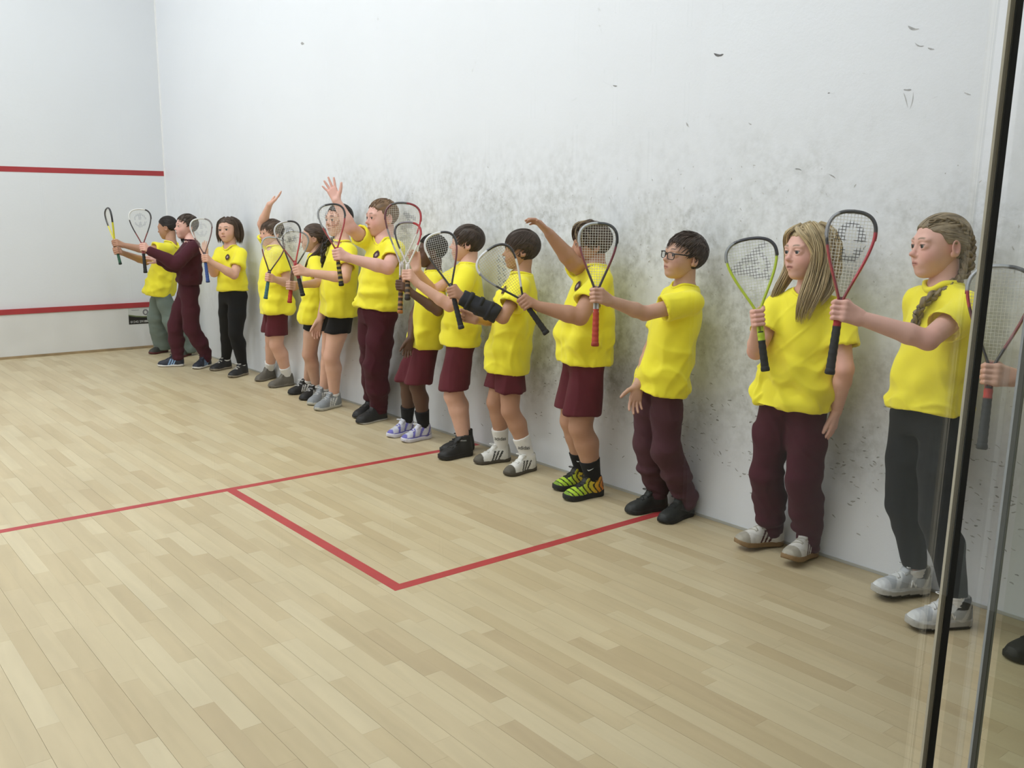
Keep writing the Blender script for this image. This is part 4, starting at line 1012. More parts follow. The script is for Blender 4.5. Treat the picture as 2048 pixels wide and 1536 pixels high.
    tz = np.clip((v[:, 2]-hem)/(Nb[2]-hem), 0, 1); sd_ = sp.get('seed', 1)
    loc = np.stack([(v-Pc)@pl_, (v-Pc)@pf, v[:, 2]], 1)
    fold = .0042*waves(loc, (5.5, 5.5, 2.2), sd_)*np.clip(1.15-tz*.8, .25, 1)+.0035*waves(loc, (3, 3, 10), sd_+7)*np.exp(-((tz-.22)/.22)**2)*(1+fat)
    fold += .0028*waves(loc, (11, 11, 5), sd_+9)*np.clip(1-tz, .25, 1)
    for k_, (dx, sc_) in enumerate(((.9, 4.2), (-.9, 4.2), (.25, 6.5))):          # diagonal drag folds as soft ridges
        lw = np.stack([loc[:, 0]+dx*loc[:, 2], loc[:, 1]+.3*dx*loc[:, 2], loc[:, 2]*.35], 1); rd = np.clip(1-np.abs(waves(lw, (sc_, sc_, sc_), sd_+20+k_, 7))*1.5, 0, 1)
        fold += .0052*rd**1.5*np.clip(1.2-tz, .3, 1)*(.7+.5*waves(loc, (2, 2, 2), sd_+30+k_, 5)).clip(0, 1.3)
    edge = np.clip((v[:, 2]-hem)/.03, 0, 1)
    fold = np.maximum(fold, -.0040); drop = 1.5*sp.get('foldamp', 1.0); v = v+nn*(fold*drop*(.3+.7*edge))[:, None]
    v = relax(v, f_, 1, .4)
    shirt_m = sp.get('shirtmat', M_tee)
    sh = mesh_obj(sp.get('shirtname', 't_shirt'), v, f_, shirt_m, root, base)
    # collar ribbing: ring where the neck opening meets the shirt
    a_ = np.linspace(0, 2*np.pi, 41)[:-1]; e1 = cl; e2 = np.cross(nk, e1); rr = .0415*H*(1+.22*fat)
    cp = ncen+rr*(np.cos(a_)[:, None]*e1+np.sin(a_)[:, None]*e2)
    lo_, hi_ = np.full(40, -.06*H), np.full(40, .07*H)
    for _ in range(18):
        mid = (lo_+hi_)/2; ins = Snk.value(cp+nk*mid[:, None]) < 0; lo_ = np.where(ins, mid, lo_); hi_ = np.where(ins, hi_, mid)
    ring = cp+nk*((lo_+hi_)/2)[:, None]; ring = (np.roll(ring, 1, 0)+ring+np.roll(ring, -1, 0))/3
    MB().tubes(ring[None], np.full((1, 40), sp.get('collar', .0055)), k=6, flat=1.35, up=nk, closed=True).obj('collar', shirt_m, sh, base)
    # hem stitching band
    # badge
    if sp.get('badge'):
        bw = .0165*H; c2 = Pc+ax*.79*np.linalg.norm(Nb-Pc)+cl*.038*H+cf*.20; n_ = 12; gx = np.linspace(-1, 1, n_)
        yy, xx = np.meshgrid(gx, gx, indexing='ij'); pts = c2+(xx[..., None]*bw)*cl+(yy[..., None]*bw*1.2)*ax; pts = pts.reshape(-1, 3)
        lo_, hi_ = np.zeros(len(pts)), np.full(len(pts), .26)
        for _ in range(18):
            mid = (lo_+hi_)/2; ins = S.value(pts-cf*mid[:, None]) < 0; hi_ = np.where(ins, mid, hi_); lo_ = np.where(ins, lo_, mid)
        pv = pts-cf*(lo_-.0075)[:, None]; X_, Y_ = xx.ravel(), yy.ravel()
        keep = (X_**2+(Y_*(1 if True else 1))**2 < 1.05); colb = np.where((np.hypot(X_, Y_) < .35)[:, None], hexc('a89a94'), hexc('3d1420')); i_ = np.arange(n_*n_).reshape(n_, n_)
        qd = np.stack([i_[:-1, :-1], i_[:-1, 1:], i_[1:, 1:], i_[1:, :-1]], -1).reshape(-1, 4); qd = qd[keep[qd].all(1)]
        mesh_obj('badge', pv, qd, M_badge, sh, base, colb)
    # ---------------- trousers / shorts / leggings
    kind, pm = sp['legs']; pm = MATS.get(pm) or pm
    S = Shape(); wt = .34
    S.loft(T0, Nb, pl_, cl, np.array([0, .1, .3, wt]), np.array([.057, .083, .077, .074])*H*fA[:4]+.003, np.array([.047, .059, .059, .057])*H*fF[:4]+.002, np.array([.053, .065, .053, .053])*H*(1+.12*fat)+.002, k=.02)
    g = 1+.2*fat
    if kind == 'shorts':
        zs = at_depth(*sp['shorts'], depth(Pc)+.0)[2]
        for hip, K, A, heel, X in legs:
            d = nrm(K-hip); S.cone(hip, K, .051*H*g+.004, .060*H*g+.008, .03)
        S.cut(V(0, 0, zs), V(0, 0, -1))
        for hip, K, A, heel, X in legs:
            t = np.clip((hip[2]-zs)/(hip[2]-K[2]), 0, 1); e_ = hip+(K-hip)*t; r = (.051*H*g+.004)*(1-t)+(.060*H*g+.008)*t-.003; S.cone(e_-UP*.02, e_+UP*.03, r-max(.011, 2.2*.0062*q), r-max(.013, 2.3*.0062*q), 0, 's')
    elif kind == 'joggers':
        wide = sp.get('wide', 0.)
        for hip, K, A, heel, X in legs:
            m_ = hip*.5+K*.5; S.cone(hip, m_, .052*H*g, .052*H*g, .03); S.cone(m_, K, .052*H*g, (.047+.008*wide)*H*g, .02)
            an = A+UP*(.022*H if not wide else -.015*H); m2 = K*.45+an*.55; S.cone(K, m2, (.049+.008*wide)*H*g, (.046+.012*wide)*H*g, .02); S.cone(m2, an, (.046+.012*wide)*H*g, (.038+.024*wide)*H*g, .02)
            if not wide: S.cone(an, A-UP*.004*H, .038*H*g, .033*H*g, .006)
        S.cut(V(0, 0, .030 if wide else .045), V(0, 0, -1))
    else:
        for hip, K, A, heel, X in legs:
            mid = hip*.5+K*.5; calf = K*.70+A*.30-X*.010*H; o = .0040
            S.cone(hip, mid, .050*H*g+o, .049*H*g+o, .03); S.cone(mid, K, .049*H*g+o, .038*H*g+o, .015); S.cone(K, calf, .037*H*g+o, .039*H*g+o, .015); S.cone(calf, A, .039*H*g+o, .0250*H+o, .015)
        S.cut(V(0, 0, sp.get('legcut', .058)*H), V(0, 0, -1))
    S.cut(V(0, 0, hem+.014), V(0, 0, 1))
    v, f_ = S.mesh(.0062*q); nn = normals(v, f_); loc = np.stack([(v-Pc)@pl_, (v-Pc)@pf, v[:, 2]], 1)
    if kind == 'joggers':
        low = np.clip(1-v[:, 2]/(.30*H), 0, 1); kn = np.exp(-((v[:, 2]-.27*H)/.08)**2)
        fold = .0035*waves(loc, (6, 6, 4), sd_+3)+.0075*waves(loc, (2.5, 2.5, 15), sd_+4)*low**1.2*(1-.75*sp.get('wide', 0.))+.003*waves(loc, (3, 3, 11), sd_+5)*kn
        lw = np.stack([loc[:, 0]+.7*loc[:, 2], loc[:, 1], loc[:, 2]*.5], 1); fold += .006*np.clip(1-np.abs(waves(lw, (5, 5, 5), sd_+6, 7))*1.4, 0, 1)**1.5
    elif kind == 'shorts': fold = .004*waves(loc, (8, 8, 2.5), sd_+3)+.004*np.clip(1-np.abs(waves(loc, (7, 7, 2), sd_+6, 7))*1.4, 0, 1)
    else: fold = .0008*waves(loc, (6, 6, 12), sd_+3)
    fold = np.where(fold < 0, fold*.55, fold); v = relax(v+nn*fold[:, None], f_, 1, .4)
    pants = mesh_obj({'shorts': 'shorts', 'joggers': 'trousers', 'leggings': 'leggings'}[kind], v, f_, pm, root, base)
    if kind == 'joggers' and not sp.get('wide'):
        for hip, K, A, heel, X in legs:
            a_ = np.linspace(0, 2*np.pi, 33)[:-1]; r = .0345*H*g
            v_ = [A+UP*z_+r*rr_*(np.cos(a_)[:, None]*X+np.sin(a_)[:, None]*np.cross(UP, X))*(1+.02*np.sin(a_*16))[:, None] for z_, rr_ in ((-.012*H, .93), (-.010*H, 1.0), (.004*H, 1.04), (.018*H, 1.03), (.021*H, .9))]
            i_ = np.arange(5*32).reshape(5, 32); qd = np.stack([i_[:-1], np.roll(i_[:-1], -1, 1), np.roll(i_[1:], -1, 1), i_[1:]], -1).reshape(-1, 4)
            mesh_obj('cuff', np.concatenate(v_), qd, pm, pants, base)
    # ---------------- socks and shoes
    out['shoes'] = []
    for i, (hip, K, A, heel, X) in enumerate(legs):
        if sp.get('sock'):
            sc, shgt = sp['sock']; zt = shgt*H; d = nrm(K-A); t0 = A-UP*.018*H; ztop = A+d*max(zt-A[2], .01)
            r1 = np.interp(zt, [.05*H, .10*H, .16*H], [.0255*H, .0285*H, .036*H])*(1+.1*fat)+.0035
            S = Shape().cone(t0, A, .0205*H, .0245*H+.002, 0).cone(A, ztop, .0245*H+.002, r1*.9, .008); cb = K*.70+A*.30-X*.010*H; S.cone(A, cb, .0245*H+.002, .0385*H*(1+.22*fat)+.004, .008); S.cut(ztop, d); v, f_ = S.mesh(.0042*q)
            nn = normals(v, f_); v = v+nn*(.0007*np.sin(v[:, 2]/.012*6.28+waves(v, (9, 9, 9), 3)))[:, None]
            sk_ = mesh_obj('sock', v, f_, sc, root, base); out.setdefault('socks', []).append((sk_, A, ztop, r1, d))
        st = sp['shoe']; r = shoe(root, base, feet[i][0], feet[i][1], st, max(.0036*q, .0033), SL, sp.get('lift', (0, 0))[i]); out['shoes'].append(r)
    # ---------------- hair
    hs_ = sp['hair']; hs_ = dict(hs_); hs_['dens'] = min(1., 1.15/q); hs_['lr'] = hs_['lr']*max(1., q**.5); mb, _ = build_hair(Hc, hax, hh, HAIR[hs_['col']], sd_+50, hs_, .0052*q)
    out.update(Hc=Hc, hax=hax, hh=hh, hairmb=mb, base=base, arms=arms, legs=legs, cf=cf, cl=cl, ax=ax, q=q)
    if sp.get('extra_hair'): sp['extra_hair'](out, mb)
    mb.obj('hair', M_hair, root, base)
    if sp.get('extra'): sp['extra'](out)
    chk = [depth(arms[k]['W']) for k in 'RL']
    print('%s H=%.3f  pelvis %s neck %s(z/H %.3f) legs %s arms %s' % (sp['key'], H, np.round(Pc, 2), np.round(Nb, 2), Nb[2]/H, [round(float(np.linalg.norm(l_[0]-l_[2])/H), 3) for l_ in legs],
          [(round(float(np.linalg.norm(arms[k]['S']-arms[k]['E'])/H), 3), round(float(np.linalg.norm(arms[k]['E']-arms[k]['W'])/H), 3)) for k in 'RL']))
    PEOPLE.append(out); return out

# ---- cloths
MAROON = cloth('451523', 'maroon_fleece'); MAROON2 = cloth('5c232d', 'maroon_shorts'); SWEAT = cloth('4b1f2b', 'maroon_sweat'); GREEN = cloth('707c74', 'grey_green')
BLACK = cloth('17171b', 'black_jersey'); DARKLEG = cloth('121316', 'black_leggings'); WHITE_S = cloth('e4e2de', 'white_sock'); BLACK_S = cloth('1b1c20', 'black_sock'); MAROON_REFL = cloth('4e2f38', 'maroon_glass_reflection')  # last cloth is plain maroon with the glass reflection's grey mixed into its colour
M_blk = mat('black_plastic', '17151a', rough=0.35); M_inkd = mat('sock_print_dark', '2c2c2c', rough=0.8); M_inkw = mat('sock_print_light', 'cfcfcb', rough=0.8)

# ---- hair extras in head coordinates (left, forward, up; unit = head height)
def HPt(o, *pts): f, l, u = o['hax']; return [o['Hc']+o['hh']*(x*l+y*f+z*u) for x, y, z in pts]
def pony(col, tie, pts, rad, n=90, r0=.0028):
    def fn(o, mb):
        strand_bundle(mb, HPt(o, *pts), [r*o['hh'] for r in rad], n, HAIR[col], 5, r0=r0)
        g = HPt(o, tie)[0]; a = np.linspace(0, 2*np.pi, 17)[:-1]; f, l, u = o['hax']
        d = nrm(HPt(o, pts[1])[0]-HPt(o, pts[0])[0]); e1 = nrm(np.cross(d, l+.01)); e2 = np.cross(d, e1)
        ring = g+.06*o['hh']*(np.cos(a)[:, None]*e1+np.sin(a)[:, None]*e2)
        MB().tubes(ring[None], np.full((1, 16), .004), k=5, closed=True).obj('hair_tie', BLACK, o['root'], o['base'])
    return fn
def hair13(o, mb):
    st = ('c9b68e', .3); c = HAIR['blond']
    for i, (pts, rad) in enumerate([
        ([(.05, .12, .50), (.30, .18, .36), (.385, .12, .08), (.37, .16, -.30), (.35, .30, -.70), (.30, .40, -1.05), (.28, .42, -1.28)], [.05, .10, .12, .13, .14, .14, .09]),
        ([(.05, -.05, .52), (.33, .0, .36), (.42, -.06, .05), (.42, .0, -.30), (.46, .18, -.70), (.43, .34, -1.02), (.42, .38, -1.22)], [.05, .10, .12, .14, .15, .14, .08]),
        ([(.03, -.25, .50), (.30, -.28, .36), (.40, -.28, .0), (.40, -.20, -.35), (.50, -.05, -.70), (.52, .2, -.95)], [.06, .12, .14, .14, .12, .06]),
        ([(-.05, .12, .50), (-.30, .20, .34), (-.385, .12, .05), (-.37, .14, -.28), (-.44, .30, -.62), (-.56, .36, -.90), (-.66, .30, -1.12)], [.05, .09, .11, .10, .10, .09, .05]),
        ([(-.05, -.1, .52), (-.33, -.05, .36), (-.42, -.1, .05), (-.41, -.02, -.30), (-.46, .2, -.62), (-.55, .36, -.95), (-.58, .36, -1.15)], [.05, .10, .11, .11, .10, .08, .05]),
        ([(.01, .27, .45), (.17, .33, .37), (.32, .24, .18), (.37, .14, -.1), (.36, .2, -.5)], [.04, .06, .07, .06, .04]),
        ([(-.01, .27, .45), (-.17, .33, .37), (-.32, .24, .18), (-.37, .14, -.1), (-.38, .2, -.5)], [.04, .06, .07, .06, .04]),
        ([(0, -.35, .42), (0, -.52, .1), (0, -.50, -.3), (0, -.42, -.7)], [.15, .24, .26, .2])]):
        strand_bundle(mb, HPt(o, *pts), [r*o['hh'] for r in rad], 110, c, 20+i, r0=.0026, streak=st, flat=.75)
def hair14(o, mb):
    c = HAIR['ash']
    plait(mb, HPt(o, (.24, -.34, .06), (.25, -.36, -.22), (.24, -.26, -.46), (.30, .02, -.66), (.27, .36, -.84), (.20, .47, -1.12), (.17, .47, -1.52)), [r*o['hh'] for r in (.085, .085, .08, .075, .07, .06, .05)], c, 4, tail=.07)
    plait(mb, HPt(o, (-.16, -.42, .06), (-.18, -.48, -.2), (-.2, -.42, -.5), (-.3, -.25, -.75)), [r*o['hh'] for r in (.09, .09, .08, .06)], c, 8)
    plait(mb, HPt(o, (.16, .26, .41), (.27, .0, .40), (.33, -.22, .26), (.26, -.36, .06)), [r*o['hh'] for r in (.03, .05, .06, .07)], c, 9, tail=.01)
def hair_side(col, side, seed, n=110, end=-1.1, st=None):
    def fn(o, mb):
        s = side
        strand_bundle(mb, HPt(o, (s*.12, -.40, .12), (s*.26, -.44, -.12), (s*.30, -.22, -.48), (s*.36, .16, -.75), (s*.32, .36, end)), [r*o['hh'] for r in (.10, .13, .11, .10, .06)], n, HAIR[col], seed, streak=st)
    return fn
def hair_plait(col, side):
    def fn(o, mb):
        s = side; plait(mb, HPt(o, (s*.16, -.36, .0), (s*.26, -.34, -.25), (s*.34, -.05, -.58), (s*.36, .32, -.78), (s*.33, .46, -1.15), (s*.32, .45, -1.45)), [r*o['hh'] for r in (.11, .11, .10, .09, .08, .06)], HAIR[col], 6)
    return fn
def hair_bob(col):
    def fn(o, mb):
        for s in (-1, 1):
            strand_bundle(mb, HPt(o, (s*.05, .02, .50), (s*.33, .06, .32), (s*.41, .02, .0), (s*.42, .04, -.30), (s*.46, .0, -.52)), [r*o['hh'] for r in (.05, .09, .10, .10, .06)], 90, HAIR[col], 30+s)
            strand_bundle(mb, HPt(o, (s*.04, -.25, .50), (s*.33, -.22, .30), (s*.40, -.26, -.05), (s*.36, -.26, -.40), (s*.34, -.22, -.62)), [r*o['hh'] for r in (.06, .13, .14, .14, .08)], 90, HAIR[col], 33+s)
        strand_bundle(mb, HPt(o, (0, -.42, .32), (0, -.54, .05), (0, -.48, -.3), (0, -.42, -.58)), [r*o['hh'] for r in (.18, .26, .28, .2)], 90, HAIR[col], 39)
    return fn
def hair11(o, mb):
    for s in (-1, 1):
        strand_bundle(mb, HPt(o, (s*.02, .08, .52), (s*.22, .30, .42), (s*.33, .33, .20), (s*.36, .24, -.08)), [r*o['hh'] for r in (.05, .08, .08, .04)], 70, HAIR['mid'], 61+s, streak=('a08c6c', .5))
        strand_bundle(mb, HPt(o, (s*.06, -.02, .53), (s*.30, .08, .42), (s*.40, .06, .15), (s*.41, .0, -.12)), [r*o['hh'] for r in (.06, .10, .10, .05)], 70, HAIR['brown'], 64+s, streak=('8a7658', .25))
def glasses(o):
    f, l, u = o['hax']; P = lambda x, y, z: o['Hc']+o['hh']*(x*l+y*f+z*u)
    e = empty('glasses', P(0, .45, 0)); e.parent = o['root']; e.location = Vector(P(0, .45, 0)-o['base'])
    b0 = P(0, .45, 0)
    def rim(s):
        a = np.linspace(0, 2*np.pi, 41)[:-1]; cx, cz = .158*s, .0
        x = .112*np.sign(np.cos(a))*np.abs(np.cos(a))**.55; z = .072*np.sign(np.sin(a))*np.abs(np.sin(a))**.55
        return np.array([P(cx+x_, .455-.05*abs(cx+x_)/.3, cz+z_-.012) for x_, z_ in zip(x, z)])
    for s in (1, -1):
        MB().tubes(rim(s)[None], np.full((1, 40), .0019), k=6, closed=True, up=f).obj('rim', M_blk, e, b0)
        pts = rim(s)*.5+rim(s).mean(0)*.5; v = np.concatenate([rim(s), [rim(s).mean(0)]]); i = np.arange(40)
        mesh_obj('lens', v, [np.stack([i, np.roll(i, -1), np.full(40, 40)], 1)], M_gl, e, b0)
        MB().tubes(np.array([P(s*.275, .42, .045), P(s*.345, .33, .05), P(s*.372, .12, .045), P(s*.368, -.04, .03), P(s*.36, -.10, -.03)])[None], np.full((1, 5), .0021), k=6, flat=1.5).obj('temple', M_blk, e, b0)
    MB().tubes(np.array([P(.05, .455, .02), P(0, .47, .03), P(-.05, .455, .02)])[None], np.full((1, 3), .0018), k=6).obj('bridge', M_blk, e, b0)
def brace(o):
    a = o['arms']['L']; E, W = a['E'], a['W']; d = nrm(W-E); n = np.linalg.norm(W-E); H = o['H']
    S = Shape().cone(E+d*.02, E+d*n*.55, .037*H, .036*H, 0).cone(E+d*n*.55, W+d*.012, .036*H, .031*H, .01).cut(E+d*.03, -d).cut(W+d*.010, d)
    S.cone(W-d*.02, W+d*.03, .0205*H, .0205*H, .0, 's'); v, q = S.mesh(.0055); nn = normals(v, q)
    v = v+nn*(.003*waves(v, (12, 12, 12), 4))[:, None]
    br = mesh_obj('wrist_brace', v, q, mat('brace_fabric', '23252c', rough=0.85, vary=0.15, vscale=20, bump=0.2, bscale=200), o['root'], o['base'])
    for t in (.35, .6, .85):
        c = E+d*n*t; r = (.0375-.006*max(t-.5, 0))*H; a_ = np.linspace(0, 2*np.pi, 25)[:-1]; e1 = nrm(np.cross(d, UP)); e2 = np.cross(d, e1)
        MB().tubes((c+r*(np.cos(a_)[:, None]*e1+np.sin(a_)[:, None]*e2))[None], np.full((1, 24), .0035), k=5, flat=3.5, up=d, closed=True).obj('strap', mat('brace_strap', '1a1b20', rough=0.8), br, o['base'])
def sock_text(body, m, size=.028, dz=.55, side=0.):
    def fn(o):
        for sk_, A, top, r, d in o['socks']:
            zc = A[2]+(top[2]-A[2])*dz; ctr = A+(top-A)*dz; view = nrm((CAM-ctr)*[1, 1, 0]); th0 = math.atan2(view[1], view[0])+side
            rr = (.0245*o['H']+.002)*(1-dz)+r*dz+.0026
            def bend(co): 
                t = th0+co[:, 0]/rr; q_ = rr+co[:, 2]; return np.stack([ctr[0]+q_*np.cos(t), ctr[1]+q_*np.sin(t), zc+co[:, 1]], 1)
            if body == 'tick':
                x = np.linspace(-.016, .016, 9); z = .006*(np.abs(x+.008)/.012)**1.1-.003; p = bend(np.stack([x, z, 0*x], 1)); MB().tubes(p[None], np.interp(x, [-.016, -.008, .016], [.0012, .0030, .0006])[None], k=5).obj('tick_mark', m, sk_, o['base'])
            else: text_mesh('lettering', body, size, None, m, sk_, o['base'], thick=.0004, bend=bend)
    return fn
def n_logo(o):
    for sh, O, R3, L, Wd in o['shoes']:
        X, Y, Z = R3; side = 1 if (CAM-O)@Y > 0 else -1
        # lettering on the flank
        s0, wv = .40, .78
        def pt(s, z): 
            w_ = float(np.interp(s, [.3, .45, .6], [.76, .76, .90]))*.97*Wd; hv = float(np.interp(s, [.34, .44, .56], [.102, .098, .082]))*L/.24
            zz = max(z-.012, 0)/(hv-.012); return O+X*s*L+Z*z+Y*side*(w_*max(1-zz**2.3, 0)**(1/2.3)+.0025)
        pts = [pt(.435, .036), pt(.418, .064), pt(.352, .038), pt(.335, .066)]
        MB().tubes(np.array([np.linspace(pts[i], pts[i+1], 6) for i in range(3)]), np.full((3, 6), .0036), k=5, flat=.5, up=Y*side).obj('letter_n', mat('shoe_letter', 'f0f0ee', rough=0.5), sh, o['base'])

STY_BOY = dict(fringe=.10, thick=.04, n=720, ln=.25, lr=.0145, nape=False)
def hs(col, **k): d = dict(STY_BOY); d['col'] = col; d.update(k); return d
def tied(col, tie=(0, -.52, .06), **k): d = dict(col=col, fringe=.0, thick=.022, n=420, ln=.9, lr=.016, tie=tie, wob=.04, lift=.0, low=.0); d.update(k); return d
SH_BLACK = dict(upper='1a1b1d', sole='161616', lace='232325')
